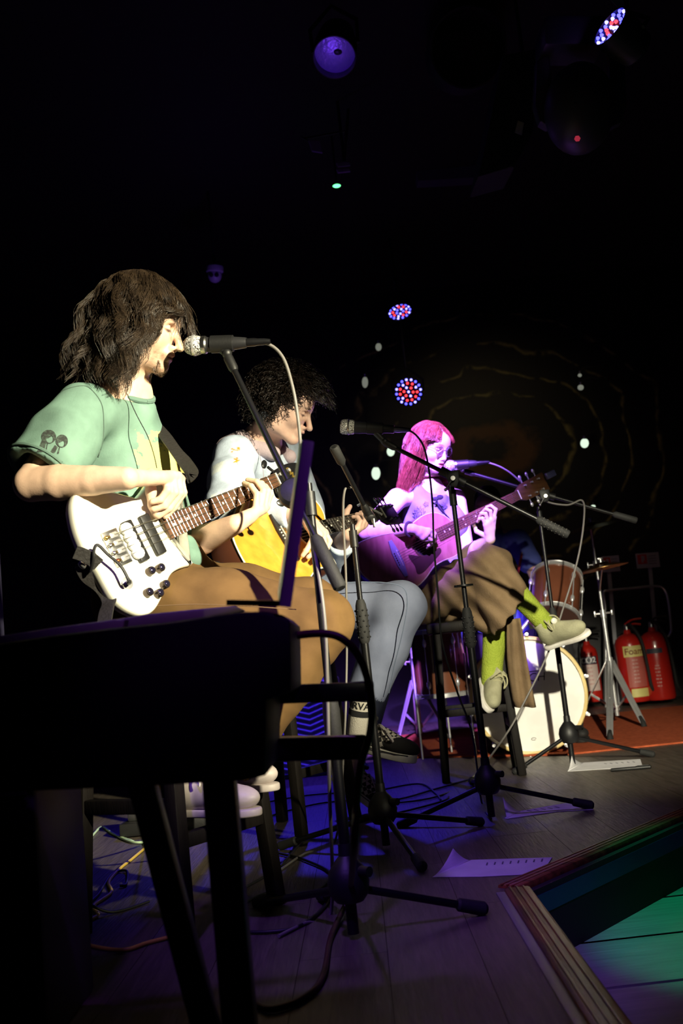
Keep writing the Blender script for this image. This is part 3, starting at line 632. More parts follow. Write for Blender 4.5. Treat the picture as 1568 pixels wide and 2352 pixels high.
# ------------------------------------------------------------------ fire extinguishers on their stand
red_m = mat('extinguisher_red', (.42, .014, .009), .28, coat=.5, col2=(.45, .016, .01))
lab_y = mat('label_cream', (.68, .60, .20), .5); lab_w = mat('label_pale', (.62, .48, .45), .5); lab_k = mat('label_black', (.03, .03, .05), .5)
def wrap(par, name, c, r, a0, a1, z0, z1, m, n=10):
    vs = []; fs = []
    for i in range(n+1):
        a = a0+(a1-a0)*i/n
        for (rr_, z) in ((r, z0), (r, z1), (r+.0012, z1), (r+.0012, z0)): vs.append(A(c[0]+math.cos(a)*rr_, c[1]+math.sin(a)*rr_, c[2]+z))
    for i in range(n):
        for k in range(4): fs.append((i*4+k, i*4+(k+1) % 4, i*4+4+(k+1) % 4, i*4+4+k))
    fs += [(0, 1, 2, 3), (n*4+3, n*4+2, n*4+1, n*4)]
    return mk(name, vs, fs, m, par, 40)
def extinguisher(label, c, r, h, kind):
    c = np.asarray(c, float); t = thing('fire_extinguisher', label, 'fire extinguisher', c, 'fire extinguishers at the back')
    ob('cylinder', MB().lathe(c, A(0, 0, 1), [(r*.9, .004), (r, .02), (r, h*.84), (r*.9, h*.92), (r*.6, h*.975), (.03, h), (.022, h+.03)], 32), red_m, t)
    v = ob('valve', MB().cyl(c+A(0, 0, h+.02), c+A(0, 0, h+.07), .018), steel, t)
    ob('carry_handle', MB().tube(smooth_path([c+A(0, 0, h+.055), c+A(.05, -.03, h+.07), c+A(.10, -.05, h+.06)], 5), .008, 8), red_m if kind == 'foam' else black_plastic, v)
    ob('squeeze_lever', MB().tube(smooth_path([c+A(-.01, 0, h+.07), c+A(.04, -.03, h+.10), c+A(.11, -.05, h+.105)], 5), .008, 8), red_m if kind == 'foam' else black_plastic, v)
    ang = math.atan2(CAM[1]-c[1], CAM[0]-c[0])+(.15 if kind == 'foam' else 0)
    def wtxt(name, s, size, z, m, off=0., bold=0.):
        lettering(name, s, size, None, None, None, m, t, bold=bold, warp=lambda x, y: A(c[0]+math.cos(ang+off+x/r)*(r+.0026), c[1]+math.sin(ang+off+x/r)*(r+.0026), c[2]+z+y))
    if kind == 'foam':
        b1 = wrap(t, 'name_band', c, r+.0005, ang-.62, ang+.95, h*.66, h*.82, lab_y); wrap(t, 'instruction_panel', c, r+.0005, ang-.5, ang+.95, h*.22, h*.655, mat('label_red_pale', (.45, .10, .08), .5)); wrap(t, 'lower_band', c, r+.0005, ang-.4, ang+.95, h*.08, h*.2, lab_y)
        wtxt('lettering', 'Foam', .068, h*.735, mat('ink_brown_red', (.20, .03, .01), .6), .16, .001)
        for k in range(7): wtxt('small_print', ('IIIII III', 'III IIIII', 'II IIIIIII', 'IIII III')[k % 4], .018, h*(.61-.052*k), lab_w, .1)
    elif kind == 'co2':
        wrap(t, 'name_band', c, r+.0005, ang-.9, ang+.9, h*.66, h*.80, lab_k); wrap(t, 'instruction_panel', c, r+.0005, ang-.9, ang+.9, h*.2, h*.655, lab_w)
        wtxt('lettering', 'CO2', .062, h*.73, paper_m, -.1, .002)
        for k in range(5): wtxt('small_print', ('III IIII', 'IIIII II', 'II IIII')[k % 3], .018, h*(.6-.07*k), red_m)
    else:
        wrap(t, 'name_band', c, r+.0005, ang-.6, ang+.5, h*.68, h*.75, lab_k); wtxt('small_print', 'IIIIII', .02, h*.5, lab_w)
        for k in range(6): wtxt('small_print', ('IIIII III', 'II IIIII', 'IIII II')[k % 3], .018, h*(.46-.05*k), lab_w)
    if kind != 'co2':
        ob('hose', MB().tube(smooth_path([c+A(0, 0, h+.06), c+A(.02, -.06, h+.06), c+A(.06, -r-.03, h-.06), c+A(.08, -r-.03, h*.5), c+A(.09, -r-.02, .12), c+A(.12, -r+.01, .06)], 6), .012, 10), black_rubber, t)
    else: ob('horn', MB().tube(smooth_path([c+A(0, 0, h+.05), c+A(-.06, -.04, h+.02), c+A(-.08, -.05, h*.7), c+A(-.085, -.05, h*.35)], 6), [.008]*12+[.012, .016, .02, .024, .026, .028, .03], 10), black_plastic, t)
    return t
e1 = FL(1468, 1622); e2 = FL(1545, 1620); e3 = FL(1364, 1622)
extinguisher('red foam fire extinguisher with a yellow name band', A(e1[0], e1[1]+.05, .03), .108, .52, 'foam')
extinguisher('red water extinguisher with black hose at the right picture edge', A(e2[0], e2[1]+.25, .03), .108, .52, 'water')
extinguisher('slim red CO2 extinguisher behind the bass drum', A(e3[0]+.02, e3[1]+.05, .03), .075, .46, 'co2')
ey = e1[1]+.26; es = thing('extinguisher_stand', 'chrome tube extinguisher stand with two sign posts', 'stand', A(e1[0], ey, 0))
pp = lambda x, y, dy=0: onplane(x, y, A(0, ey+dy, 0), A(0, 1, 0))
ob('handle_hoop', MB().tube(smooth_path([pp(1392, 1640), pp(1391, 1500), pp(1390, 1400), pp(1386, 1362), pp(1398, 1356), pp(1450, 1351), pp(1505, 1346), pp(1526, 1355), pp(1535, 1385), pp(1541, 1440), pp(1539, 1455), pp(1533, 1464)], 6), .011, 12), chrome, es)
ob('base_tube', MB().tube([pp(1390, 1640), pp(1575, 1626)], .014, 12), chrome, es)
sign_p = mat('sign_post_grey', (.32, .32, .35), .5); sign_w = mat('sign_white', (.36, .33, .40), .5); sign_r = mat('sign_red', (.50, .03, .03), .5)
for (bx0, by0, tx0, ty0, cxp, cyp, wd, hg) in ((1426, 1640, 1398, 1312, 1403, 1295, 40, 38), (1522, 1640, 1492, 1302, 1487, 1287, 55, 36)):
    p = ob('sign_post', MB().beam(pp(bx0, by0, .02), pp(tx0, ty0, .02), .03, .008, up=(0, 1, 0)), sign_p, es)
    c = pp(cxp, cyp, 0); X = unit(pp(cxp+50, cyp-4)-c); Z = np.cross(X, A(0, 1, 0)); Wd = wd*7.2/2300*1.07; Hg = hg*7.2/2300*1.07
    ob('sign_board', MB().box(c, (Wd, .006, Hg), (X, A(0, 1, 0), Z)), sign_w, p)
    ob('sign_picture', MB().box(c-X*Wd*.24-A(0, .004, 0)+Z*Hg*.1, (Wd*.40, .004, Hg*.62), (X, A(0, 1, 0), Z)), sign_r, p)
    ob('sign_symbol', MB().box(c-X*Wd*.24-A(0, .007, 0)+Z*Hg*.1, (Wd*.08, .003, Hg*.44), (X, A(0, 1, 0), Z)).box(c-X*Wd*.17-A(0, .007, 0)+Z*Hg*.16, (Wd*.07, .003, Hg*.3), (X, A(0, 1, 0), Z)), sign_w, p)
    for k in range(4): ob('sign_line', MB().box(c+X*Wd*.2-A(0, .004, 0)+Z*Hg*(.28-.17*k), (Wd*.34, .003, Hg*.045), (X, A(0, 1, 0), Z)), ink_grey, p)
# ------------------------------------------------------------------ papers and pen
def sheet(label, pix, lift, lines):
    n = len(pix); V = [FL(x, y, z+.0012) for (x, y, z) in pix]; c = sum(V)/n; mb = MB(); mb.prism(V, A(0, 0, .0012))
    t = tag(ob('song_sheet', mb, paper_m, None, 0, org=A(c[0], c[1], 0)), label, 'paper', 'song sheets on the floor')
    for (x, y, w_, ang) in lines:
        p = FL(x, y, .0032); u = unit(FL(x+math.cos(ang)*10, y+math.sin(ang)*10, .0032)-p); v = A(-u[1], u[0], 0)
        ob('print_line', MB().box(p, (w_, .003, .0006), (u, v, A(0, 0, 1))), ink_grey, t)
    return t
def curl_sheet(label, base_px, tip_px, tip_z, far_px, lines):
    """sheet lying flat whose one corner curls up; base_px: flat outline"""
    flat = [FL(x, y, .001) for x, y in base_px]; tip = FL(*tip_px, tip_z); e0 = FL(*far_px[0], .001); e1_ = FL(*far_px[1], .001)
    c = sum(flat)/len(flat); t = None
    mb = MB(); mb.prism(flat, A(0, 0, .0012)); t = ob('song_sheet', mb, paper_m, None, 0, org=A(c[0], c[1], 0)); tag(t, label, 'paper', 'song sheets on the floor')
    rows = 6; vs = []; fs = []
    for i in range(rows+1):
        s = i/rows; a = e0+(tip-e0)*s; b = e1_+(tip-e1_)*s; z = lambda q: q*A(1, 1, 0)+A(0, 0, .0015+(tip_z)*s**1.7)
        vs += [z(a), z(b)]
    for i in range(rows): fs.append((2*i, 2*i+1, 2*i+3, 2*i+2))
    o = mk('curled_corner', vs, fs, paper_m, t, 60); sm = o.modifiers.new('t', 'SOLIDIFY'); sm.thickness = .0008
    for (x, y, w_, ang) in lines:
        p = FL(x, y, .0034); u = unit(FL(x+math.cos(ang)*10, y+math.sin(ang)*10, .0034)-p); v = A(-u[1], u[0], 0)
        ob('print_line', MB().box(p, (w_, .0035, .0006), (u, v, A(0, 0, 1))), ink_grey, t)
curl_sheet('large white song sheet with a curled corner near the stage corner', [(993, 2015), (1080, 1976), (1268, 1970), (1243, 2007), (1105, 2014)], (1040, 1950), .045, ((993, 2015), (1082, 1976)), [(1118+18*k, 1984-1.2*k, .03, 1.9) for k in range(8)])
curl_sheet('violet lit song sheet under the boom stand foot', [(1158, 1880), (1180, 1866), (1340, 1838), (1362, 1860), (1280, 1864), (1164, 1881)], (1154, 1832), .05, ((1164, 1881), (1196, 1864)), [(1215+16*k, 1862-2*k, .03, .2) for k in range(5)])
curl_sheet('brightly lit song sheet beside the marker pen', [(1303, 1772), (1338, 1752), (1470, 1744), (1475, 1760), (1400, 1766)], (1312, 1737), .05, ((1303, 1772), (1340, 1752)), [(1390+13*k, 1754-.8*k, .03, .3) for k in range(6)])
pa, pb = FL(1402, 1769, .008), FL(1495, 1761, .008); pe = thing('marker_pen', 'black marker pen lying beside the bright song sheet', 'pen', (pa+pb)/2*A(1, 1, 0)); pu = unit(pb-pa)
ob('barrel', MB().tube([pa, pa+pu*.004, pa+(pb-pa)*.62], [.005, .0075, .0075], 12), black_plastic, pe); ob('cap', MB().tube([pa+(pb-pa)*.62, pb-pu*.004, pb], [.0085, .0082, .005], 12), black_plastic, pe); ob('cap_clip', MB().beam(pa+(pb-pa)*.66+A(0, 0, .009), pb-pu*.01+A(0, 0, .009), .003, .002), black_plastic, pe)
# ------------------------------------------------------------------ cables and small gear on the floor
yel = mat('yellow_cable', (.55, .38, .04), .5); mint = mat('pale_green_cable', (.45, .62, .38), .5)
cable('yellow cable winding across the floor behind the stool', [FL(x, y, .006) for x, y in [(330, 1950), (300, 1975), (275, 1995), (250, 2025), (255, 2050), (215, 2080), (225, 2100), (195, 2120), (160, 2150), (200, 2170), (280, 2182), (340, 2165), (400, 2150)]], .0048, yel)
cable('short yellow cable behind the bass player', [at(366, 1800, 3.0), at(385, 1840, 2.98), at(405, 1880, 2.96), FL(425, 1960, .006), FL(380, 1930, .006), FL(345, 1905, .006)], .0048, yel)
cable('pale green cable coiled under the stool', [FL(x, y, .006) for x, y in [(380, 1925), (310, 1935), (260, 1915), (232, 1900), (190, 1935), (110, 1938), (100, 1950), (140, 1958), (190, 1952)]], .0045, mint)
cable('pale green cable rising beside the stool leg', [at(361, 1795, 3.05), at(360, 1830, 3.05), at(361, 1870, 3.05), FL(330, 1938, .006), FL(300, 1930, .006), FL(275, 1922, .006)], .004, mint)
for k, (lb, pts) in enumerate([('black cable running under the checkered shoes', [(600, 1880), (700, 1852), (780, 1840), (900, 1838), (1000, 1812), (1080, 1790)]), ('black cable looping between the stand legs', [(560, 2040), (640, 1992), (700, 1930), (790, 1890), (900, 1870), (1010, 1842), (1030, 1830)]),
    ('black cable trailing along the front of the stage', [(530, 2140), (620, 2140), (690, 2125), (750, 2075), (775, 2010), (790, 1950)]), ('black cable curling behind the white shoes', [(600, 1845), (680, 1830), (760, 1822), (850, 1818), (960, 1800), (1000, 1822), (1012, 1838)]), ('black cable lying by the socket block', [(160, 2100), (220, 2060), (255, 2010), (290, 2000), (290, 2030), (275, 2035)]),
    ('black cable crossing behind the round base', [(640, 1960), (700, 1975), (760, 2010), (700, 2060), (620, 2050), (560, 2075)])]):
    cable(lb, [FL(x, y, .006) for x, y in pts], .0042)
sb = FL(122, 2140); so = thing('socket_block', 'white extension socket block on the floor under the stool', 'socket', sb); axs = (unit(A(.35, -.94, 0)), unit(A(.94, .35, 0)), A(0, 0, 1))
ob('block', MB().box(sb+A(0, 0, .018), (.20, .075, .034), axs, .006), mat('socket_plastic', (.55, .53, .54), .45), so)
for k in (-.05, .05):
    for j, (px_, py_) in enumerate(((0, .012), (.018, -.012), (-.018, -.012))): ob('socket_hole', MB().box(sb+axs[0]*(k+px_)+axs[1]*py_+A(0, 0, .0355), (.009, .005, .002), axs), ink_m, so)
ob('rocker_switch', MB().box(sb+axs[0]*.012+A(0, 0, .037), (.018, .012, .006), axs, .002), mat('switch_red', (.5, .05, .03), .4), so)
pg = thing('mains_plug', 'black mains plug standing in the socket block', 'plug', sb+A(-.02, .06, .037)); ob('plug_body', MB().box(sb+A(-.025, .085, .060), (.05, .05, .045), axs, .008), black_plastic, pg)
cable('black lead of the mains plug', [sb+A(-.0, .09, .06), sb+A(.05, .11, .04), sb+A(.12, .12, .006), sb+A(.2, .2, .006)], .004)
dm = FL(95, 1985); db = thing('cable_connector', 'dark round connector lying on the floor beside the speaker', 'connector', dm)
ob('connector_shell', MB().tube([dm+A(-.06, .02, .02), dm+A(.02, 0, .02), dm+A(.035, -.003, .02)], [.018, .02, .014], 14), mat('connector_grey', (.12, .12, .12), .5), db)
# pedal board glimpsed under the bass player
pb_ = FL(400, 1915); pbt = thing('pedal_board', 'low black pedal board behind the stool', 'pedal board', pb_)
ob('frame', MB().box(pb_+A(0, .1, .03), (.42, .20, .05), bev=.006), black_plastic, pbt)
for k in range(4): ob('pedal', MB().box(pb_+A(-.15+.1*k, .1, .08), (.07, .11, .05), bev=.006), [steel, black_metal, mat('pedal_amber', (.45, .25, .04), .4), black_metal][k], pbt)
# amplifier with zigzag cloth lit blue
ac = A(-.42, 5.35, 0); am = thing('guitar_amplifier', 'amplifier with zigzag woven front lit deep blue', 'amplifier', ac)
ob('cabinet', MB().box(ac+A(0, .14, .25), (.62, .26, .50), bev=.012), black_plastic, am)
zg = mat('zigzag_cloth', (.36, .36, .44), .8, col2=(.28, .28, .36)); 
for i in range(15):
    zz = .05+i*.03; P = [ac+A(-.28+.07*k, .008, zz+(.022 if k % 2 else -.0)) for k in range(9)]
    ob('zigzag_ridge', MB().tube(P, .009, 6, flat=.8), zg, am)
ob('grille_cloth', MB().box(ac+A(0, .012, .25), (.57, .01, .45)), mat('grille_cloth', (.26, .26, .34), .9), am)
# ------------------------------------------------------------------ ceiling fixtures
led_b = mat('led_blue', (.1, .1, .3), .4, emit=(.06, .06, 1.), estr=5.5); led_r = mat('led_red', (.3, .05, .05), .4, emit=(1., .03, .03), estr=4.); led_w = mat('led_pale_blue', (.3, .3, .5), .4, emit=(.22, .20, 1.), estr=5.)
dark_can = mat('lamp_can_black', (.012, .012, .015), .5)
def hanger(t, p, r=.009): ob('hanger_rod', MB().cyl(np.asarray(p, float), A(p[0], p[1], 3.71), r), dark_can, t)
def led_par(label, c, n, R, cells, parts=True, sizes=.9, hang=True):
    n = unit(n); t = thing('led_par_lamp', label, 'stage lamp', c, 'stage lamps in the dark'); fx, fy, _ = frame(n); c = np.asarray(c, float)
    ob('can', MB().lathe(c-n*.16, n, [(R*.55, 0), (R*.9, .02), (R*1.06, .10), (R*1.06, .165), (R*.98, .165), (R*.98, .152)], 28), dark_can, t)
    ob('lens_plate', MB().lathe(c-n*.012, n, [(R*.98, 0), (R*.98, .004)], 28), dark_can, t)
    ob('yoke', MB().tube([c-n*.08+fx*R*1.1, c-n*.12+fx*R*1.15+A(0, 0, R*.8), c-n*.12+A(0, 0, R*1.9), c-n*.12-fx*R*1.15+A(0, 0, R*.8), c-n*.08-fx*R*1.1], .009, 6), dark_can, t)
    hanger(t, c-n*.12+A(0, 0, R*1.9))
    k = 0
    for rr_, cnt in cells:
        for j in range(cnt):
            a = 2*math.pi*j/cnt+rr_*9; p = c+(fx*math.cos(a)+fy*math.sin(a))*R*rr_-n*.002
            ob('led', MB().lathe(p, n, [(R*.10*sizes, -.004), (R*.10*sizes, .002), (R*.05*sizes, .007)], 8), [led_w, led_r, led_b, led_w, led_b, led_r][(k*7+j*3) % 6], t); k += 1
    return t
c1 = at(938, 900, 7.6); led_par('round lamp full of red and blue LEDs above the singer', c1, CAM-c1+A(0, 0, 0), .105, [(0, 1), (.33, 6), (.62, 11), (.88, 16)])
c2 = at(918, 716, 7.5); led_par('lamp reflection high on the back wall built as dim red and blue LEDs', c2, unit(CAM-c2)*.33+A(.12, -.1, -.95), .088, [(.3, 5), (.6, 9), (.88, 14)])  # reflection of another lamp, modelled as a dim lamp of its own
c3 = at(1402, 62, 3.7); led_par('ceiling lamp with red and blue LED rows seen almost edge-on', c3, unit(CAM-c3)*.42+(RT*-.75+UP*.65)*.85, .075, [(.0, 1), (.33, 5), (.62, 8), (.88, 12)], hang=False)
tg = thing('paper_tag', 'pale paper tag hanging by the edge-on LED lamp', 'tag', at(1425, 5, 4.1)); ob('card', MB().prism([at(1402, 0, 4.1), at(1420, -15, 4.1), at(1444, 8, 4.1), at(1426, 24, 4.1)], FW*.002), mat('tag_card', (.5, .45, .5), .8, emit=(.2, .16, .25), estr=.0), tg)
def par_can(label, c, n, R, m_in):
    c = np.asarray(c, float); n = unit(n); t = thing('par_can', label, 'stage lamp', c, 'stage lamps in the dark'); fx, fy, _ = frame(n)
    ob('can', MB().lathe(c-n*.26, n, [(R*.5, 0), (R*.85, .03), (R*1.02, .14), (R*1.02, .262), (R*.97, .262), (R*.97, .17)], 32), dark_can, t)
    ob('reflector', MB().lathe(c-n*.1, n, [(R*.96, .05), (R*.7, .012), (R*.3, .0)], 32), m_in, t)
    ob('bulb', MB().ell(c-n*.06+fx*R*.15, (R*.25, R*.18, R*.18)), dark_can, t)
    ob('yoke', MB().tube([c-n*.1+fx*R*1.1, c-n*.1+fx*R*1.15+A(0, 0, R*1.2), c-n*.1+A(0, 0, R*2.2), c-n*.1-fx*R*1.15+A(0, 0, R*1.2), c-n*.1-fx*R*1.1], .01, 6), dark_can, t)
    return t
c4 = at(768, 132, 4.6); par_can('large ceiling lamp with glowing violet blue reflector', c4, unit(CAM-c4)*.75+RT*-.05+UP*-.45, .098, mat('reflector_violet', (.3, .25, .5), .3, .3, emit=(.03, .006, .35), estr=.12, bump=.4, bscale=60))
point('violet_can_lamp', c4+unit(CAM-c4)*.03-UP*.03-RT*.02, (.25, .08, 1.), .16, .01)
c5 = at(740, 345, 5.6); pf = thing('fixture_bracket', 'dim purple lit lamp bracket hanging from the ceiling', 'bracket', c5)
vio = mat('violet_lit_plate', (.28, .16, .42), .5)  # violet light on a dark fixture, put into the plate colour
ob('plate', MB().prism([at(708, 322, 5.6), at(734, 324, 5.6), at(740, 350, 5.6), at(716, 346, 5.6)], FW*.02), vio, pf); ob('rod', MB().cyl(at(690, 314, 5.62), at(712, 326, 5.62), .005), dark_can, pf)
for y0 in (374, 388): ob('slat', MB().prism([at(772, y0, 5.6), at(802, y0-1, 5.6), at(804, y0+5, 5.6), at(776, y0+8, 5.6)], FW*.02), vio, pf)
hanger(pf, at(790, 372, 5.62))
ob('hanger', MB().cyl(at(790, 370, 5.62), at(800, 250, 5.62), .008).cyl(at(700, 318, 5.64), at(800, 300, 5.64), .006), dark_can, pf)
il = thing('indicator_lamp', 'tiny glowing green indicator lamp in the dark', 'indicator lamp', at(773, 427, 6.)); ob('lens', MB().ell(at(773, 427, 6.), (.024, .012, .011)), mat('green_indicator', (.1, .5, .2), .4, emit=(.12, 1., .3), estr=3.), il, 60); hanger(il, at(773, 424, 6.), .006)
il = thing('standby_lamp', 'tiny red standby light near the ceiling', 'indicator lamp', at(1198, 106, 4.6)); ob('lens', MB().ell(at(1198, 106, 4.6), (.006, .006, .012)), mat('red_indicator', (.5, .05, .02), .4, emit=(1., .12, .03), estr=3.), il, 60); hanger(il, at(1198, 102, 4.6), .006)
# moving head, projector box and duct of the ceiling
mh = at(1330, 250, 3.9); hv = thing('moving_head_lamp', 'dark moving head stage lamp hanging near the ceiling with a small red emblem', 'stage lamp', mh); body = mat('moving_head_plastic', (.035, .035, .045), .45)
ob('head', MB().ell(mh, (.135, .14, .175), (RT, FW, UP), 28, 18), body, hv, 60)
ob('arm', MB().prism([at(x, y, 3.95) for x, y in [(1400, 120), (1436, 140), (1440, 240), (1428, 280), (1404, 290), (1398, 200)]], FW*.06, .008), body, hv); ob('arm', MB().prism([at(x, y, 3.95) for x, y in [(1232, 140), (1262, 120), (1268, 200), (1262, 290), (1240, 280), (1228, 240)]], FW*.06, .008), body, hv)
ob('base_box', MB().box(at(1308, 95, 3.95), (.24, .2, .12), (RT, FW, UP), .02), body, hv)
for k in range(5): ob('vent_fin', MB().tube([mh-FW*.128+RT*x_+UP*(.05-.02*k) for x_ in (-.05, 0, .05)], .004, 6), dark_can, hv)
ob('emblem', MB().lathe(at(1325, 319, 3.77), -FW, [(.011, 0), (.012, .004), (.004, .008)], 6), mat('emblem_red', (.7, .05, .08), .4, emit=(.6, .04, .08), estr=.5), hv)
pj = thing('speaker_box', 'slanted dark speaker box hanging from the ceiling with a paper tag', 'speaker', at(1170, 260, 4.4))
ob('cabinet', MB().prism([at(x, y, 4.4) for x, y in [(1155, 125), (1240, 110), (1225, 300), (1180, 385), (1098, 405)]], FW*.3, .01), mat('box_black', (.012, .012, .016), .6), pj); ob('paper_label', MB().prism([at(x, y, 4.38) for x, y in [(1189, 277), (1203, 282), (1198, 310), (1182, 304)]], FW*.003), mat('tag_card2', (.4, .35, .4), .8), pj)
ob('indicator_tag', MB().prism([at(x, y, 4.38) for x, y in [(1238, 68), (1250, 67), (1248, 84), (1236, 84)]], FW*.003), mat('tag_card2', (.4, .35, .4), .8), pj)
dc = thing('air_duct', 'round dark duct end under the ceiling', 'duct', at(1060, 130, 5.0)); ob('duct_tube', MB().lathe(at(1060, 130, 5.2), -FW+UP*-.3, [(.19, 0), (.19, .3), (.18, .3), (.18, .02)], 32), mat('duct_dark', (.02, .02, .026), .45), dc)
cb = thing('ceiling_beam', 'dim violet lit beam crossing below the ceiling', 'beam', at(1040, 340, 6.6))
ob('beam_board', MB().prism([at(x, y, 6.6) for x, y in [(950, 352), (1140, 335), (1140, 405), (960, 415)]], FW*.15), mat('beam_paint', (.07, .06, .12), .6), cb); ob('cable_run', MB().tube(smooth_path([at(x, y, 6.55) for x, y in [(960, 378), (1000, 355), (1040, 334), (1090, 330), (1130, 326)]], 5), .006, 6), cable_black, cb)
# dome camera
cc = at(493, 628, 6.5); dcv = thing('security_camera', 'violet lit dome security camera on the back wall', 'camera', cc); cam_w = mat('camera_white', (.35, .32, .42), .4)
ob('mount', MB().lathe(cc+UP*.045, -UP, [(.055, 0), (.058, .01), (.056, .035), (.05, .04)], 24), cam_w, dcv); ob('dome', MB().ell(cc-UP*.012, (.046, .046, .05)), cam_w, dcv, 60)
for s in (-.017, .017): ob('lens', MB().lathe(cc-UP*.02-FW*.036+RT*s, -FW, [(.014, 0), (.014, .010), (.008, .012)], 14), dark_can, dcv)
hanger(dcv, cc+UP*.04)
hanger(pj, at(1200, 125, 4.5))
# bulbs hanging on the back wall
bulb_m = mat('bulb_glass', (.6, .65, .58), .15, emit=(.80, 1., .78), estr=1.0); bulb_d = mat('bulb_glass_dim', (.4, .42, .38), .2, emit=(.7, .75, .6), estr=.22)  # faint glow stands in for front light caught on the bulbs
for (x, y, wpx, hpx, m_, lb) in [(863, 1087, 20, 30, bulb_m, 'larger pale bulb left of the singer\'s shoulder'), (897, 1037, 18, 22, bulb_m, 'pale bulb just beside the singer\'s hair'), (1342, 1018, 19, 22, bulb_m, 'pale bulb on the wall right of the painted eye'), (1333, 890, 14, 13, bulb_d, 'dim bulb high on the wall above the cymbal'), (1331, 862, 9, 8, bulb_d, 'tiny dim bulb topmost above the cymbal'), (869, 797, 14, 18, bulb_d, 'dim bulb left of the round LED lamp'), (838, 878, 14, 26, bulb_d, 'long dim bulb lowest left of the round LED lamp'), (1362, 1163, 10, 7, bulb_m, 'small bulb glint over the wide cymbal')]:
    c = at(x, y, 7.9); k = 7.9/2300/2; t = thing('wall_bulb', lb, 'bulb', c, 'bulbs hung on the dark wall')
    ob('glass', MB().ell(c, (wpx*k, wpx*k, hpx*k), (RT, FW, UP), 14, 10), m_, t, 60); ob('cap', MB().cyl(c+UP*hpx*k*.85, c+UP*(hpx*k+.02), wpx*k*.45), steel, t)
    ob('wire', MB().tube(smooth_path([c+UP*(hpx*k+.02), c+UP*(hpx*k+.05)+RT*.05, c+UP*(hpx*k+.055)+RT*.15], 4), .003, 5), cable_black, t)
# ------------------------------------------------------------------ instruments
def gframe(b, n, wpx):
    """strings direction, across direction (towards the floor side), face normal"""
    d = unit(n-b); w = RT*wpx[0]-UP*wpx[1]; w = unit(w-d*np.dot(w, d)); nn = np.cross(d, w)
    if np.dot(nn, CAM-b) < 0: nn = -nn
    return d, w, nn
def densify(P, n): return smooth_path(P, n, closed=True)
rosewood = mat('rosewood', (.10, .042, .018), .45, col2=(.06, .024, .011), nscale=12, stretch=(1, 1, 6)); ebony = mat('ebony', (.016, .013, .012), .4); fret_m = mat('fret_wire', (.8, .78, .7), .25, 1.); string_m = mat('guitar_string', (.75, .70, .58), .3, 1.); ivory = mat('ivory_inlay', (.75, .72, .6), .4)
def fretboard(t, e, nut, we, wn, W, NN, lift, scale, m, nfret, th=.006, dots=True, dotm=ivory):
    """e: end of fretboard centre, nut centre; scale length gives the fret places"""
    d = unit(nut-e); L = np.linalg.norm(nut-e); fb = ob('fretboard', MB().prism([e-W*we/2, e+W*we/2, nut+W*wn/2, nut-W*wn/2], NN*th), m, t, 0)
    hw = lambda s: (wn+(we-wn)*s/L)/2
    for k in range(1, nfret+1):
        s = scale*(1-2**(-k/12))
        if s > L-.004: break
        p = nut-d*s+NN*(th+.0004); ob('fret', MB().tube([p-W*hw(s), p+W*hw(s)], .0012, 6), fret_m, fb)
        if dots and k in (3, 5, 7, 9, 12, 15, 17, 19, 21):
            s2 = scale*(1-2**(-(k-1)/12)); q = nut-d*(s+s2)/2+NN*(th+.0002)
            for o_ in ((-.25, .25) if k == 12 else (0,)): ob('inlay', MB().lathe(q+W*hw(s)*2*o_, NN, [(.0034, 0), (.0034, .0006)], 10), dotm, fb)
    ob('nut', MB().box(nut+NN*(th+.001)+d*.002, (wn, .004, .006), (W, d, NN)), ivory, t)
    return fb
def strings(t, b, nut, n, wb, wn, W, NN, lb, ln, r):
    for k in range(n):
        f_ = (k/(n-1)-.5); ob('string', MB().tube([b+W*wb*f_+NN*lb, nut+W*wn*f_+NN*ln], r*(1.4-.7*k/(n-1)), 5), string_m, t)
def neck_shape(a, b, wa, wb, W, NN, da, db):
    vs = []; fs = []; n = 11
    for (p, w_, d_) in ((a, wa, da), (b, wb, db)):
        for k in range(n): t_ = math.pi*k/(n-1); vs.append(p-W*math.cos(t_)*w_/2-NN*math.sin(t_)*d_)
    for k in range(n-1): fs.append((k, k+1, n+k+1, n+k))
    fs += [(0, n, 2*n-1, n-1), tuple(range(n))[::-1], tuple(range(n, 2*n))]
    return MB().add(vs, fs)
# --- white bass
B1 = at(266, 1259, 2.32); N1 = at(631, 1104, 2.80); D1, W1, NN1 = gframe(B1, N1, (.44, .90))
b1 = lambda x, y, l=0.: onplane(x, y, B1, NN1)+NN1*l
bass = thing('bass_guitar', 'white electric bass guitar with black pickups on the player\'s lap', 'bass guitar', B1)
OL1 = [(193, 1115), (178, 1126), (169, 1153), (171, 1186), (178, 1217), (188, 1244), (203, 1275), (226, 1309), (246, 1345), (264, 1374), (288, 1396), (317, 1410), (339, 1411), (356, 1402), (368, 1386), (378, 1364), (386, 1340), (398, 1316), (420, 1302), (446, 1294), (430, 1280), (414, 1257), (406, 1240), (394, 1234), (372, 1196), (380, 1178), (393, 1155), (401, 1127), (414, 1104), (419, 1091), (408, 1080), (390, 1077), (372, 1081), (355, 1093), (338, 1118), (318, 1140), (300, 1137), (250, 1123), (220, 1117)]
ob('body', MB().prism(densify([b1(x, y) for x, y in OL1], 3), -NN1*.042, .011), white_paint, bass, 60)
E1 = b1(377, 1215); hw = mat('bass_neck_maple', (.45, .30, .14), .4)
ob('neck', neck_shape(E1+NN1*.0035, N1+NN1*.0035, .058, .036, W1, NN1, .024, .02), hw, bass)
fretboard(bass, E1+NN1*.004, N1+NN1*.004, .060, .037, W1, NN1, .0, np.linalg.norm(N1-B1)*1.0, rosewood, 22, dots=True)
strings(bass, B1, N1, 4, .058, .030, W1, NN1, .019, .012, .0011)
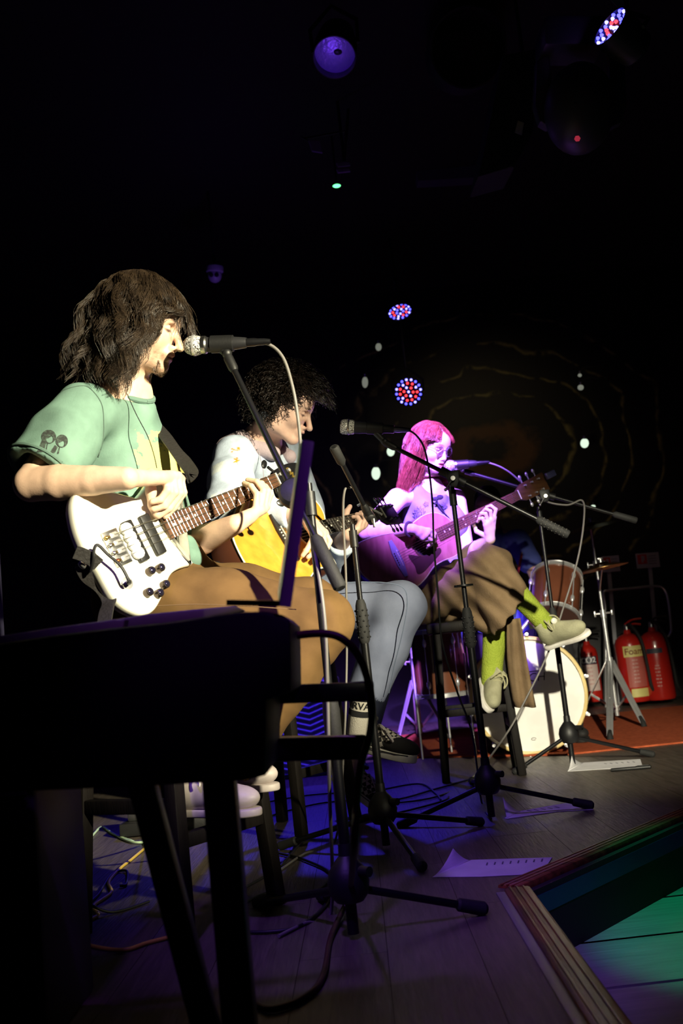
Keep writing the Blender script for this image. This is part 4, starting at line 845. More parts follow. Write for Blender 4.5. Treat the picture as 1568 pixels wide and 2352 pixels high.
br = ob('bridge', MB().box(B1+NN1*.003, (.088, .048, .006), (W1, D1, NN1), .002), steel, bass)
for k in range(4):
    q = B1+W1*(k-1.5)*.0195+NN1*.011; ob('saddle', MB().box(q, (.014, .022, .01), (W1, D1, NN1), .003), chrome, br); ob('saddle_screw', MB().tube([q-D1*.02, q-D1*.006], .003, 8), brass, br); ob('ball_end', MB().ell(q-D1*.02, .0055, n=8, m=6), [brass, steel, steel, mat('copper_ball', (.5, .15, .05), .3, 1.)][k], br)
mute = MB()
for k in range(4): mute.ell(B1+D1*.047+W1*(k-1.5)*.021+NN1*.008, (.016, .017, .012), (W1, D1, NN1), 12, 8)
ob('foam_mute', mute, mat('white_foam', (.78, .80, .84), .9), bass, 60)
for (c, ln) in (((307, 1245), .105), ((346, 1230), .105)):
    p = ob('pickup', MB().box(b1(*c, .006), (ln, .030, .014), (W1, D1, NN1), .004), black_plastic, bass)
for (x, y) in ((341, 1314), (363, 1307), (374, 1345), (336, 1363), (360, 1365)):
    q = b1(x, y); k = ob('knob', MB().lathe(q, NN1, [(.0105, 0), (.0105, .014), (.009, .017), (.004, .018)], 18), mat('knob_dark', (.10, .08, .07), .25, .9), bass)
    ob('knob_top', MB().ell(q+NN1*.017, (.008, .008, .003), (W1, D1, NN1), 12, 6), mat('knob_cap', (.05, .045, .09), .1, .8), k)
jp = b1(291, 1340); ob('jack_plate', MB().lathe(jp, NN1, [(.016, 0), (.015, .004), (.007, .005), (.006, .012)], 20), chrome, bass)
ob('jack_lead', MB().tube(smooth_path([jp+NN1*.008, jp+NN1*.035-D1*.02, b1(258, 1312, .035), b1(228, 1285, .035), b1(208, 1262, .03), b1(202, 1270, .025), b1(206, 1290, .015), b1(214, 1310, -.01)], 6), .0036, 8), cable_black, bass)
ob('jack_plug', MB().tube([jp+NN1*.004, jp+NN1*.018-D1*.006, jp+NN1*.032-D1*.018], [.006, .0065, .005], 10), black_plastic, bass)
for (x, y) in ((206, 1286), (426, 1092)):
    q = b1(x, y, -.02); dd_ = unit(q-b1(300, 1200, -.02)); k = ob('strap_button', MB().lathe(q-dd_*.01, dd_, [(.006, 0), (.006, .014), (.010, .016), (.010, .022), (.006, .024)], 16), chrome, bass)
HS1 = [(629, 1086), (640, 1074), (662, 1063), (688, 1062), (706, 1080), (700, 1104), (680, 1130), (658, 1142), (644, 1138), (637, 1120)]
hs = ob('headstock', MB().prism(densify([b1(x, y, -.004) for x, y in HS1], 3), -NN1*.016, .003), mat('headstock_black', (.008, .008, .009), .2, coat=.5), bass, 50)
for (x, y, x2, y2) in ((634, 1078, 614, 1062), (654, 1068, 642, 1046), (650, 1138, 652, 1152), (672, 1132, 678, 1148)):
    a_, c_ = b1(x, y, -.014), b1(x2, y2, -.014); ob('tuner', MB().tube([a_, a_+(c_-a_)*.6], .004, 8).ell(c_, (.010, .004, .015), (unit(c_-a_), NN1, np.cross(unit(c_-a_), NN1)), 12, 8), steel if x > 640 else black_metal, hs)
    ob('tuning_post', MB().cyl(b1(x+(4 if y < 1100 else -1), y+(14 if y < 1100 else -12), -.004), b1(x+(4 if y < 1100 else -1), y+(14 if y < 1100 else -12), .012), .005), chrome, hs)
gold = mat('gold_print', (.7, .5, .12), .35, .9)
ob('head_script', MB().tube(smooth_path([b1(x, y, -.0025) for x, y in [(656, 1078), (662, 1074), (664, 1082), (668, 1079), (668, 1089), (673, 1084), (674, 1096), (678, 1092), (679, 1102)]], 4), .0022, 5), gold, hs)
# strap
def ribbon(name, pts, w, side, m, parent, th=.003, n=8):
    P = smooth_path(pts, n); S = smooth_path(side, n); vs = []; fs = []; k = len(P)
    for i in range(k):
        T = unit(P[min(i+1, k-1)]-P[max(i-1, 0)]); s = unit(S[i]-T*np.dot(S[i], T)); nn = np.cross(T, s)
        for (a_, b_) in ((-1, -1), (1, -1), (1, 1), (-1, 1)): vs.append(P[i]+s*w/2*a_+nn*th/2*b_)
    for i in range(k-1):
        for j in range(4): fs.append((i*4+j, i*4+(j+1) % 4, i*4+4+(j+1) % 4, i*4+4+j))
    fs += [(3, 2, 1, 0), tuple((k-1)*4+j for j in range(4))]
    return mk(name, vs, fs, m, parent, 40)
leather = mat('black_strap_leather', (.018, .016, .015), .55, bump=.2, bscale=120)
sq = [at(427, 1096, 2.53), at(441, 1088, 2.53), at(428, 1066, 2.56), at(404, 1036, 2.60), at(378, 1000, 2.65), at(350, 965, 2.71), at(325, 930, 2.80), at(296, 880, 2.90)]
ribbon('strap', sq, .034, [A(.3, -.2, .3)+RT*.6-UP*.2]*3+[RT*.9+FW*.3]*2+[RT*.6+FW*.6]*3, leather, bass)
ribbon('strap_tail', [b1(206, 1287, -.03), b1(222, 1312, -.035), b1(250, 1338, -.03), b1(262, 1370, -.02), b1(250, 1400, -.01), b1(238, 1440, .0)], .036, [RT*.8+UP*.4]*6, leather, bass)
ribbon('strap_end', [b1(172, 1268, .0), b1(190, 1276, .004), b1(206, 1287, .008), b1(222, 1300, .008)], .03, [UP*.8+RT*.5]*4, leather, bass)
# --- acoustic guitars
def acoustic(name, label, OL, e_px, e_d, nut_px, nut_d, wpx, top_m, side_m, neck_m, scale_dir, pick=None, hole=None, headm=ebony, thick=.10, bind=ivory, bridge_px=None, btm=None, capo=False):
    E, Nn = at(*e_px, e_d), at(*nut_px, nut_d); D, W, NN = gframe(E, Nn, wpx); g = lambda x, y, l=0.: onplane(x, y, E, NN)+NN*l
    t = thing(name, label, 'guitar', g(*e_px)); P = densify([g(x, y) for x, y in OL], 3)
    ob('top_board', MB().prism([p-NN*.004 for p in P], NN*.004), top_m, t, 0)
    ob('sides', MB().prism([p-NN*.0042 for p in P], -NN*thick, .006), side_m, t, 50)
    ob('binding', MB().tube([p-NN*.001 for p in P]+[P[0]-NN*.001], .0028, 6), bind, t)
    L = np.linalg.norm(Nn-E)
    ob('neck', neck_shape(E+D*.03-NN*.0005, Nn-NN*.0005, .055, .042, W, NN, .022, .018), neck_m, t)
    sc_l = L*1.40; fretboard(t, E, Nn, .056, .043, W, NN, 0, sc_l, headm, 20, dots=True)
    br_c = Nn-D*sc_l
    if bridge_px is not None: br_c = g(*bridge_px)
    bb = ob('bridge', MB().prism([br_c+W*a_+D*b_ for a_, b_ in ((-.085, -.008), (-.085, .008), (-.03, .017), (.03, .017), (.085, .008), (.085, -.008), (.03, -.017), (-.03, -.017))], NN*.009, .002), btm or headm, t)
    for k in range(6): ob('bridge_pin', MB().ell(br_c-D*.008+W*(k-2.5)*.0105+NN*.010, (.0032, .0032, .003), (W, D, NN), 8, 5), ebony if btm else ivory, bb)
    ob('saddle', MB().box(br_c+D*.006+NN*.0105, (.075, .003, .004), (W, D, NN)), ivory, bb)
    hc = g(*hole) if hole else E-D*.055
    ob('soundhole', MB().lathe(hc-NN*.0005, NN, [(.048, 0), (.048, .0012)], 36), mat('soundhole_dark', (.008, .006, .006), .9), t)
    ob('rosette', MB().lathe(hc, NN, [(.049, 0), (.049, .0018), (.057, .0018), (.057, 0)], 40, closed=True), ivory if bind is ivory else rosewood, t)
    if pick: ob('pickguard', MB().prism(densify([g(x, y, .0005) for x, y in pick], 3), NN*.0015), mat('pickguard_tortoise', (.05, .022, .02), .25, coat=.5), t, 30)
    strings(t, br_c+D*.004, Nn, 6, .056, .036, W, NN, .013, .009, .0006)
    h = ob('headstock', MB().prism([Nn-W*.022-NN*.004, Nn-W*.040+D*.04-NN*.010, Nn-W*.044+D*.18-NN*.03, Nn+W*.044+D*.18-NN*.03, Nn+W*.040+D*.04-NN*.010, Nn+W*.022-NN*.004], -NN*.018, .002), headm, t)
    for s in (-1, 1):
        for k in range(3):
            q = Nn+D*(.055+.042*k)+W*s*.044-NN*(.02+.006*k); ob('tuner', MB().tube([q-W*s*.01, q+W*s*.016], .003, 6).ell(q+W*s*.024, (.011, .008, .005), (W*s, D, NN), 10, 6), chrome, h); pst = q-W*s*.018+NN*.008; ob('tuning_post', MB().cyl(pst, pst+NN*.016, .0042, n=10), chrome, h)
    if capo:
        s_ = sc_l*(1-2**(-2.5/12)); q = Nn-D*s_; c_ = ob('capo', MB().box(q+NN*.014, (.062, .012, .010), (W, D, NN), .003), steel, t); ob('capo_lever', MB().tube(smooth_path([q-W*.03+NN*.012, q-W*.055+NN*.0, q-W*.06-NN*.02], 4), .005, 8).tube([q-W*.03+NN*.016, q+W*.02+NN*.045], .004, 8), chrome, c_)
    return t, g, D, W, NN, E, Nn
spruce = mat('orange_spruce', (.62, .30, .035), .3, col2=(.52, .23, .025), nscale=6, stretch=(1, 6, 6), coat=.6); mahog = mat('mahogany_side', (.09, .03, .016), .3, coat=.5); redtop = mat('mahogany_red_top', (.36, .14, .13), .35, col2=(.26, .09, .085), nscale=9, stretch=(5, 5, 1.2), coat=.4)
OL2 = [(746, 1192), (740, 1172), (728, 1154), (712, 1142), (692, 1141), (668, 1149), (640, 1147), (610, 1133), (580, 1133), (552, 1150), (536, 1185), (534, 1228), (546, 1262), (565, 1297), (590, 1335), (620, 1362), (650, 1368), (680, 1357), (705, 1337), (724, 1310), (745, 1303), (764, 1308), (771, 1299), (766, 1286), (754, 1270), (747, 1253), (746, 1236)]
g2t, g2, D2, W2, NN2, E2, N2 = acoustic('acoustic_guitar', 'orange acoustic guitar with a cutaway and black fretboard', OL2, (723, 1218), 3.30, (876, 1180), 3.72, (.60, .80), spruce, mahog, mahog, 1, capo=True)
ob('strap_knob', MB().lathe(g2(537, 1278, -.05), -D2, [(.008, 0), (.008, .02), (.016, .024), (.016, .034), (.008, .038)], 16), black_plastic, g2t)
OL3 = [(1047, 1217), (1036, 1198), (1020, 1185), (998, 1178), (975, 1183), (955, 1196), (936, 1212), (912, 1222), (880, 1228), (845, 1238), (822, 1250), (813, 1268), (817, 1292), (832, 1318), (860, 1340), (895, 1352), (930, 1354), (958, 1346), (979, 1326), (996, 1302), (1017, 1288), (1042, 1279), (1056, 1267), (1060, 1252), (1055, 1230)]
g3t, g3, D3, W3, NN3, E3, N3 = acoustic('acoustic_guitar', 'red brown acoustic guitar held by the singer in violet light', OL3, (1004, 1229), 4.40, (1190, 1137), 4.55, (.40, .92), redtop, mahog, mahog, 1, pick=[(937, 1275), (968, 1278), (992, 1270), (1007, 1258), (1013, 1266), (1003, 1280), (985, 1300), (972, 1314), (958, 1318), (952, 1300)], hole=(976, 1252), headm=rosewood, thick=.095, bind=mat('binding_cream', (.5, .4, .3), .4), bridge_px=(913, 1283), btm=mat('bridge_pale', (.22, .22, .30), .4))
tu = N3+D3*.19; ob('clip_tuner', MB().box(tu+NN3*.01+W3*-.02, (.03, .05, .02), (W3, D3, NN3), .004), mat('tuner_blue', (.05, .05, .12), .3, coat=.5), g3t)
# ------------------------------------------------------------------ people
skin = mat('skin', (.8, .55, .42), .5, attr='Col', nscale=30, bump=.04, bscale=250, spec=.35)
SK = A(.74, .50, .36); SKP = A(.72, .47, .37)
def head_prims(S, M, o, s, neck_to, neck_r=.052, jaw=1., nose=1., mouth_open=0.):
    """M rows: right(x), forward(y), up(z) world axes"""
    T = lambda x, y, z: o+s*(M[0]*x+M[1]*y+M[2]*z); ax = [M[0], M[1], M[2]]; e = lambda *r: np.array(r)*s
    S.el(T(0, -.016, .042), e(.076, .096, .086), ax, .02); S.el(T(0, .028, -.012), e(.064, .064, .088), ax, .03)
    for q in (-1, 1):
        S.rc(T(.048*q*jaw, -.002, -.062), T(.010*q, .072, -.092), .020*s, .016*s, .025); S.el(T(.040*q, .058, -.022), e(.022, .022, .024), ax, .02)
        S.rc(T(.050*q, .0, -.02), T(.048*q*jaw, -.002, -.062), .024*s, .020*s, .03)
    S.el(T(0, .083, -.089), e(.018, .016, .016), ax, .014)
    S.el(T(0, .072, .045), e(.050, .026, .036), ax, .03); S.rc(T(-.034, .080, .026), T(.034, .080, .026), .010*s, .010*s, .016)
    S.rc(T(0, .090, .018), T(0, .1085*nose, -.026), .008*s, .0105*s, .010); S.el(T(0, .110*nose, -.031), e(.0105, .0115, .0095), ax, .006)
    for q in (-1, 1):
        S.el(T(.0125*q, .0985, -.036), e(.0075, .010, .0075), ax, .006); S.el(T(.031*q, .0905, .010), e(.017, .013, .011), ax, .012, '-'); S.el(T(.031*q, .0745, .009), e(.0145, .0135, .0125), ax, .003)
        S.el(T(.006*q, .103, -.042), e(.003, .005, .003), ax, .003, '-')
        S.el(T(.078*q, -.012, -.004), e(.009, .019, .031), ax, .008); S.el(T(.083*q, -.006, -.002), e(.006, .010, .018), ax, .004, '-')
    S.el(T(0, .088, -.058), e(.026, .014, .020), ax, .014)
    S.rc(T(-.017, .094, -.0555), T(0, .101, -.0535), .0050*s, .006*s, .006); S.rc(T(.017, .094, -.0555), T(0, .101, -.0535), .0050*s, .006*s, .006); S.rc(T(-.014, .094, -.0665-mouth_open), T(.014, .094, -.0665-mouth_open), .0064*s, None, .006)
    S.el(T(0, .105, -.0605-mouth_open/2), e(.021, .014, .0018+mouth_open*.55), ax, .003, '-')
    S.rc(T(0, -.022, -.05), neck_to, neck_r*s, neck_r*1.08, .03)
    return T
def head_colors(P, M, o, s, base, lips=(.55, .22, .19), beard=None, brow=(.10, .06, .04), lashes=True, blush=None):
    L = (P-o)@np.array(M).T/s; C = np.tile(base, (len(P), 1)); x, y, z = L.T
    def blend(m, c, f=1.): C[:] = C*(1-(m*f)[:, None])+np.array(c)*(m*f)[:, None]
    g = lambda d, w: np.clip(1-d/w, 0, 1)
    near = y > .04
    if beard is not None:
        m = near*np.clip((-.048-z)/.012, 0, 1)*np.clip((.125+z)/.01, 0, 1)*np.clip((y-.035)/.03, 0, 1)*np.clip((.055-np.abs(x))/.015, 0, 1)
        n = .6+.4*wob(P*1., 900, 3); blend(m*np.clip(n, .3, 1), beard, .85)
        m2 = near*g(np.abs(z+.049), .008)*g(np.abs(x), .03)*(y > .08); blend(m2*n.clip(.3, 1), beard, .75)
    ml = near*np.clip(1-np.hypot(x/.024, (z+.061)/.0125), 0, 1)*(y > .086); blend(np.clip(ml*3, 0, 1), lips)
    for q in (-1, 1):
        arch = .034-((x-.033*q)/.03)**2*.008; mb_ = near*g(np.abs(z-arch), .0065)*g(np.abs(x-.033*q), .026)*(y > .06); blend(np.clip(mb_*2, 0, 1), brow, .85)
        if lashes:
            md = near*np.clip(1.6-np.hypot((x-.031*q)/.0150, (z-.0035+((x-.031*q)/.02)**2*-.004)/.0030), 0, 1)*(y > .07); blend(np.clip(md, 0, 1), (.06, .03, .03), .9)
    return C
def fingers(S, wrist, palm, polys, r=.0085, thumb=None):
    for p in palm: S.rc(wrist, p, .020, .0115, .006)
    for i in range(len(palm)-1): S.rc(palm[i], palm[i+1], .0105, .0105, .008); S.rc((palm[i]+wrist)/2, (palm[i+1]+wrist)/2, .0135, .0135, .008)
    for P in polys: S.chain(P, np.linspace(r*1.08, r*.80, len(P)), .003)
    if thumb is not None: S.chain(thumb, np.linspace(r*1.5, r*.95, len(thumb)), .006)
def nails(P_list, size, nrm, m, parent):
    for p in P_list: ob('nail', MB().ell(p, (size, size*1.2, size*.35), None, 8, 5), m, parent)
def join_parts(parts):
    V = []; F = []; o = 0
    for P, Q in parts: V.append(P); F.append(np.asarray(Q)+o); o += len(P)
    return np.concatenate(V), np.concatenate(F)
def strands(name, P, r0, m, parent, sides=3, taper=.25, flat=1.):
    """P: (n strands, k points, 3)"""
    n, k, _ = P.shape; T = np.gradient(P, axis=1); T /= np.linalg.norm(T, axis=2, keepdims=True)+1e-9
    ref = np.zeros_like(T); ref[..., 2] = 1; bad = np.abs(T[..., 2]) > .95; ref[bad] = (1, 0, 0)
    X = np.cross(T, ref); X /= np.linalg.norm(X, axis=2, keepdims=True)+1e-9; Y = np.cross(T, X)
    rad = (r0*np.linspace(1, taper, k))[None, :, None]
    V = np.stack([P+rad*(X*math.cos(2*math.pi*j/sides)+Y*math.sin(2*math.pi*j/sides)*flat) for j in range(sides)], 2)
    idx = np.arange(n*k*sides).reshape(n, k, sides); F = []
    for j in range(sides): F.append(np.stack([idx[:, :-1, j], idx[:, :-1, (j+1) % sides], idx[:, 1:, (j+1) % sides], idx[:, 1:, j]], -1).reshape(-1, 4))
    return mk(name, V.reshape(-1, 3), np.concatenate(F), m, parent, 180)
def hair_sim(M, o, s, roots, d0, length, steps, rng, grav=.22, keep=.74, inflate=1.10, wave=.006, nwave=2.2, clump=.5, cn=90, body=None, pull=.45, face=None, flare=0.):
    """roots/d0 in head space; returns world strands"""
    n = len(roots); p = roots.copy(); d = d0/np.linalg.norm(d0, axis=1, keepdims=True); out = [p.copy()]; R = A(.076, .097, .087)*inflate; C = A(0, -.016, .042)
    Minv = np.array(M); down = Minv@A(0, 0, -1.); ci = rng.integers(0, n, cn); cl = np.argmin(((roots[:, None, :]-roots[None, ci, :])**2).sum(2), 1); cseed = rng.normal(size=(cn, 3)); cph = rng.uniform(0, 6.28, cn); h = length/steps
    for i in range(steps):
        d = keep*d+grav*down+rng.normal(size=(n, 3))*.03+cseed[cl]*.035*clump; d /= np.linalg.norm(d, axis=1, keepdims=True)
        p = p+d*h[:, None]; q = (p-C)/R; l = np.linalg.norm(q, axis=1); ins = l < 1
        p[ins] = C+R*(q[ins]/l[ins][:, None]); 
        if face is not None:
            lim = face; k = (p[:, 2] < .05) & (p[:, 1] > lim); p[k, 1] = lim[k]+(p[k, 1]-lim[k])*.15; sx_ = np.where(p[k, 0] >= 0, 1., -1.); p[k, 0] = np.where(np.abs(p[k, 0]) < .069, sx_*.069, p[k, 0])
        if body is not None:
            for (bc, br) in body:
                v = p-bc; ll = np.linalg.norm(v, axis=1); k = ll < br; p[k] = bc+v[k]/ll[k][:, None]*br
        out.append(p.copy())
    Q = np.stack(out, 1); t = np.linspace(0, 1, steps+1)[None, :]
    side = np.cross(np.gradient(Q, axis=1), A(.3, .2, 1.)); side /= np.linalg.norm(side, axis=2, keepdims=True)+1e-9
    ph = cph[cl][:, None]+rng.normal(size=(n, 1))*.35; Q = Q+side*(wave*np.sin(t*nwave*6.28+ph)*t**.7)[..., None]
    cc = np.stack([Q[cl == k].mean(0) if (cl == k).any() else np.zeros_like(Q[0]) for k in range(cn)]); 
    Q[..., 1] -= flare*t**2*(roots[:, 1] < .02)[:, None]
    tt = (pull*t**.8)[..., None]; Q = Q*(1-tt)+cc[cl]*tt
    return o+s*(Q@np.array(M)), cl
def scalp(n, rng, keepf):
    R = []
    while sum(len(r) for r in R) < n:
        v = rng.normal(size=(n*3, 3)); v /= np.linalg.norm(v, axis=1, keepdims=True); R.append(v[keepf(v)])
    v = np.concatenate(R)[:n]; return A(0, -.016, .042)+v*A(.077, .098, .088), v
def hair_mat(name, c1, c2, rough=.38):
    m = mat(name, c1, rough, col2=c2, nscale=45, nmin=.35, nmax=.65, spec=.6); return m
def shoe(name, heel, toe, up, par, upper_m, sole_m, L=.28, hs=1., wd=.048, lace=True, lace_m=None, ankle_r=.04, sole_h=.026, tilt=None, label=None):
    """heel/toe: sole bottom points"""
    heel, toe = np.asarray(heel, float), np.asarray(toe, float); f = unit(toe-heel); u = unit(up-f*np.dot(up, f)); r = np.cross(f, u); ax = [f, r, u]; k = L/.28
    S = SDF(); q = lambda a_, b_, c_: heel+f*a_*k+r*b_*k+u*c_*k*hs
    S.el(q(.045, 0, .05), (.05*k, .036*k, .042*k*hs), ax, .02); S.el(q(.20, -.004, .042), (.078*k, wd*.92*k, .034*k*hs), ax, .03); S.el(q(.12, 0, .055), (.075*k, .036*k, .044*k*hs), ax, .03); S.rc(q(.055, 0, .07), q(.05, 0, .112), .037*k, .041*k, .02)
    S.rc(q(.05, 0, .09), q(.045, 0, .16), .030*k, .030*k, .004, '-'); S.cut(q(0, 0, .016), -u); S.cut(q(.05, 0, .115), u-f*.25)
    P, F = S.mesh(.004); sh = mk(name, P, F, upper_m, par, 180)
    if label: sh['label'] = label
    prof = [(-.008, 0), (.0, .027), (.03, .036), (.10, .034), (.17, .044), (.23, .044), (.268, .028), (.284, 0), (.268, -.028), (.23, -.046), (.17, -.046), (.10, -.034), (.03, -.036), (.0, -.027)]
    ob('sole', MB().prism(densify([q(a_, b_, -.002) for a_, b_ in prof], 3), u*sole_h*k, .004), sole_m, sh, 60)
    if lace:
        for i in range(5):
            a_ = .10+i*.021; z = .110-i*.0105
            ob('lace', MB().tube(smooth_path([q(a_, -.028, z-.022), q(a_+.004, -.012, z-.003), q(a_+.010, .012, z-.003), q(a_+.013, .028, z-.022)], 4), .0026*hs, 6), lace_m or upper_m, sh)
        for s in (-1, 1): ob('lace_loop', MB().tube(smooth_path([q(.095, 0, .112), q(.10, s*.02, .122), q(.125, s*.04, .108), q(.13, s*.046, .082), q(.112, s*.036, .098), q(.095, 0, .112)], 5), .0026*hs, 6), lace_m or upper_m, sh)
    return sh
white_sole = mat('white_rubber_sole', (.78, .76, .70), .5, col2=(.66, .62, .56), nscale=20)
def fold_disp(amp, f, seed, st=None):
    def d(P):
        Q = P if st is None else P*A(*st)
        return amp*wob(Q, f, seed)+amp*.5*wob(Q, f*2.3, seed+5)
    return d

# ================= bass player
PV = A(-.50, 2.60, .80); F1 = A(.84, -.54, 0); R1 = A(-.54, -.84, 0)
h1 = at(325, 750, 2.60); fwd1 = unit(RT*.955-UP*.26-FW*.10); up1 = unit(UP-fwd1*np.dot(UP, fwd1)+RT*.0); M1 = [np.cross(fwd1, up1), fwd1, up1]; s1 = .97
nk1 = at(286, 912, 2.64); rs1, ls1 = at(192, 948, 2.50), at(296, 935, 2.84); re1, rw1 = at(72, 1112, 2.36), at(292, 1099, 2.27); le1, lw1 = at(425, 1258, 2.70), b1(524, 1213, .03)
rh1, lh1 = PV+R1*.085, PV-R1*.085; rk1, lk1 = at(736, 1432, 2.46), at(712, 1398, 2.60); ra1, la1 = at(500, 1770, 2.42), at(548, 1738, 2.58)
S = SDF(); T1 = head_prims(S, M1, h1, s1, nk1, .056, jaw=1.05, nose=1.06)
S.rc(nk1, (rs1+nk1)/2, .06, .05, .03).rc(nk1, (ls1+nk1)/2, .06, .05, .03).rc(nk1-F1*.02, PV+A(0, 0, .35)-F1*.06, .06, .08, .05).rc(PV+A(0, 0, .35)-F1*.06, PV-F1*.02, .08, .095, .05)
S.chain([rs1, rs1*.5+re1*.5, re1], [.050, .045, .041], .006).chain([re1, re1*.7+rw1*.3, re1*.35+rw1*.65, rw1], [.041, .0420, .034, .0265], .006)
S.chain([ls1, ls1*.5+le1*.5, le1], [.050, .044, .039], .006).chain([le1, le1*.65+lw1*.35, lw1], [.039, .039, .026], .006)
S.rc(rh1, rk1, .075, .05, .02).rc(lh1, lk1, .075, .05, .02).rc(rk1, ra1, .05, .034, .02).rc(lk1, la1, .05, .034, .02)
kn = [b1(383, 1119, .055), b1(371, 1117, .065), b1(357, 1116, .068), b1(343, 1116, .066)]
fr = [[b1(383, 1119, .055), b1(386, 1152, .062), b1(377, 1178, .040), b1(368, 1193, .022)], [b1(371, 1117, .065), b1(374, 1156, .072), b1(364, 1182, .044), b1(352, 1192, .022)], [b1(357, 1116, .068), b1(359, 1156, .076), b1(350, 1178, .050), b1(337, 1180, .030)], [b1(343, 1116, .066), b1(344, 1150, .072), b1(337, 1166, .056), b1(327, 1166, .042)]]
fingers(S, rw1, kn, fr, .0098, thumb=[b1(320, 1105, .045), b1(330, 1140, .03), b1(338, 1168, .022), b1(346, 1186, .018)])
kl = [b1(590, 1174, .035), b1(581, 1181, .042), b1(571, 1186, .046), b1(561, 1188, .046)]
fl = [[kl[0], b1(592, 1150, .052), b1(587, 1130, .040), b1(578, 1118, .018)], [kl[1], b1(581, 1146, .060), b1(576, 1124, .044), b1(569, 1110, .018)], [kl[2], b1(570, 1146, .062), b1(565, 1121, .045), b1(559, 1108, .018)], [kl[3], b1(558, 1152, .056), b1(553, 1130, .042), b1(551, 1116, .018)]]
fingers(S, lw1, kl, fl, .0092, thumb=[b1(536, 1206, .03), b1(556, 1196, .0), b1(572, 1168, -.022), b1(580, 1145, -.025)])
S.rc(b1(538, 1206, .032), b1(554, 1196, .034), .019, .015, .010)
big = np.full(3, 9.)
pts = [S.mesh(.0026, np.minimum(h1, nk1)-A(.16, .16, .14), h1+A(.16, .16, .16))]
lo = np.minimum(np.minimum(re1, rw1), b1(350, 1190))-.075; hi = np.maximum(np.maximum(re1, rw1), b1(386, 1110))+.09; pts.append(S.mesh(.0032, lo, hi))
lo = np.minimum(le1, lw1)-.07; hi = np.maximum(lw1, b1(590, 1110, .0))+.07; pts.append(S.mesh(.0032, lo, hi))
tor = SDF(); tor.p = [q for q in S.p if q[0] == 'c' and q[3] >= .044]; pts.append(tor.mesh(.009, None, A(9, 9, min(nk1[2]+.0, 9))))
V, Fc = join_parts(pts)
C = head_colors(V, M1, h1, s1, SK, lips=(.50, .22, .18), beard=(.16, .085, .045), brow=(.07, .045, .03))
person1 = tag(mk('person', V, Fc, skin, None, 180, org=A(PV[0], PV[1], .71), col=C), 'seated person in green t-shirt and brown corduroys playing the white bass', 'person')
# t-shirt
def tee_mat():
    m = bpy.data.materials.new('washed_green_cotton'); m.use_nodes = True; N = m.node_tree.nodes; L = m.node_tree.links; b = N['Principled BSDF']; b.inputs['Roughness'].default_value = .85; b.inputs['Specular IOR Level'].default_value = .2
    va = N.new('ShaderNodeVertexColor'); va.layer_name = 'Col'; tc = N.new('ShaderNodeTexCoord')
    n1 = N.new('ShaderNodeTexNoise'); n1.inputs['Scale'].default_value = 9; n1.inputs['Detail'].default_value = 5; L.new(tc.outputs['Object'], n1.inputs['Vector'])
    mr = N.new('ShaderNodeMapRange'); mr.inputs[1].default_value = .35; mr.inputs[2].default_value = .65; mr.inputs[3].default_value = .70; mr.inputs[4].default_value = 1.18; L.new(n1.outputs['Fac'], mr.inputs[0])
    base = N.new('ShaderNodeMix'); base.data_type = 'RGBA'; base.blend_type = 'MULTIPLY'; base.inputs[0].default_value = 1; base.inputs[6].default_value = (.155, .265, .215, 1); L.new(mr.outputs[0], base.inputs[7])
    sp = N.new('ShaderNodeSeparateColor'); L.new(va.outputs['Color'], sp.inputs[0])
    n2 = N.new('ShaderNodeTexNoise'); n2.inputs['Scale'].default_value = 55; n2.inputs['Detail'].default_value = 6; L.new(tc.outputs['Object'], n2.inputs['Vector'])
    def thr(chan, lo_, hi_):
        a = N.new('ShaderNodeMath'); a.operation = 'ADD'; L.new(sp.outputs[chan], a.inputs[0]); s_ = N.new('ShaderNodeMath'); s_.operation = 'MULTIPLY_ADD'; s_.inputs[1].default_value = .9; s_.inputs[2].default_value = -.45; L.new(n2.outputs['Fac'], s_.inputs[0]); L.new(s_.outputs[0], a.inputs[1])
        r_ = N.new('ShaderNodeMapRange'); r_.inputs[1].default_value = lo_; r_.inputs[2].default_value = hi_; L.new(a.outputs[0], r_.inputs[0]); return r_.outputs[0]
    m1 = N.new('ShaderNodeMix'); m1.data_type = 'RGBA'; L.new(base.outputs[2], m1.inputs[6]); m1.inputs[7].default_value = (.62, .60, .20, 1); L.new(thr(0, .45, .55), m1.inputs[0])
    m2 = N.new('ShaderNodeMix'); m2.data_type = 'RGBA'; L.new(m1.outputs[2], m2.inputs[6]); m2.inputs[7].default_value = (.02, .022, .02, 1); L.new(thr(1, .46, .54), m2.inputs[0])
    L.new(m2.outputs[2], b.inputs['Base Color'])
    bt = N.new('ShaderNodeTexNoise'); bt.inputs['Scale'].default_value = 260; L.new(tc.outputs['Object'], bt.inputs['Vector']); bn = N.new('ShaderNodeBump'); bn.inputs['Strength'].default_value = .15; bn.inputs['Distance'].default_value = .003; L.new(bt.outputs['Fac'], bn.inputs['Height']); L.new(bn.outputs[0], b.inputs['Normal'])
    return m
S = SDF(); ch1 = nk1*.5+PV*.5+A(.0, .0, .06)
cuff = rs1+(re1-rs1)*.86; ra_ = unit(re1-rs1)
for q_ in (-1, 1): S.rc(nk1-A(0, 0, .05)+R1*.03*q_-F1*.02, PV+A(0, 0, .34)-F1*.055+R1*.055*q_, .072, .100, .04).rc(PV+A(0, 0, .34)-F1*.055+R1*.055*q_, PV+A(0, 0, .04)-F1*.01+R1*.05*q_, .100, .116, .04)
S.cut(b1(350, 1205, -.046), NN1, .03, rad=.42)
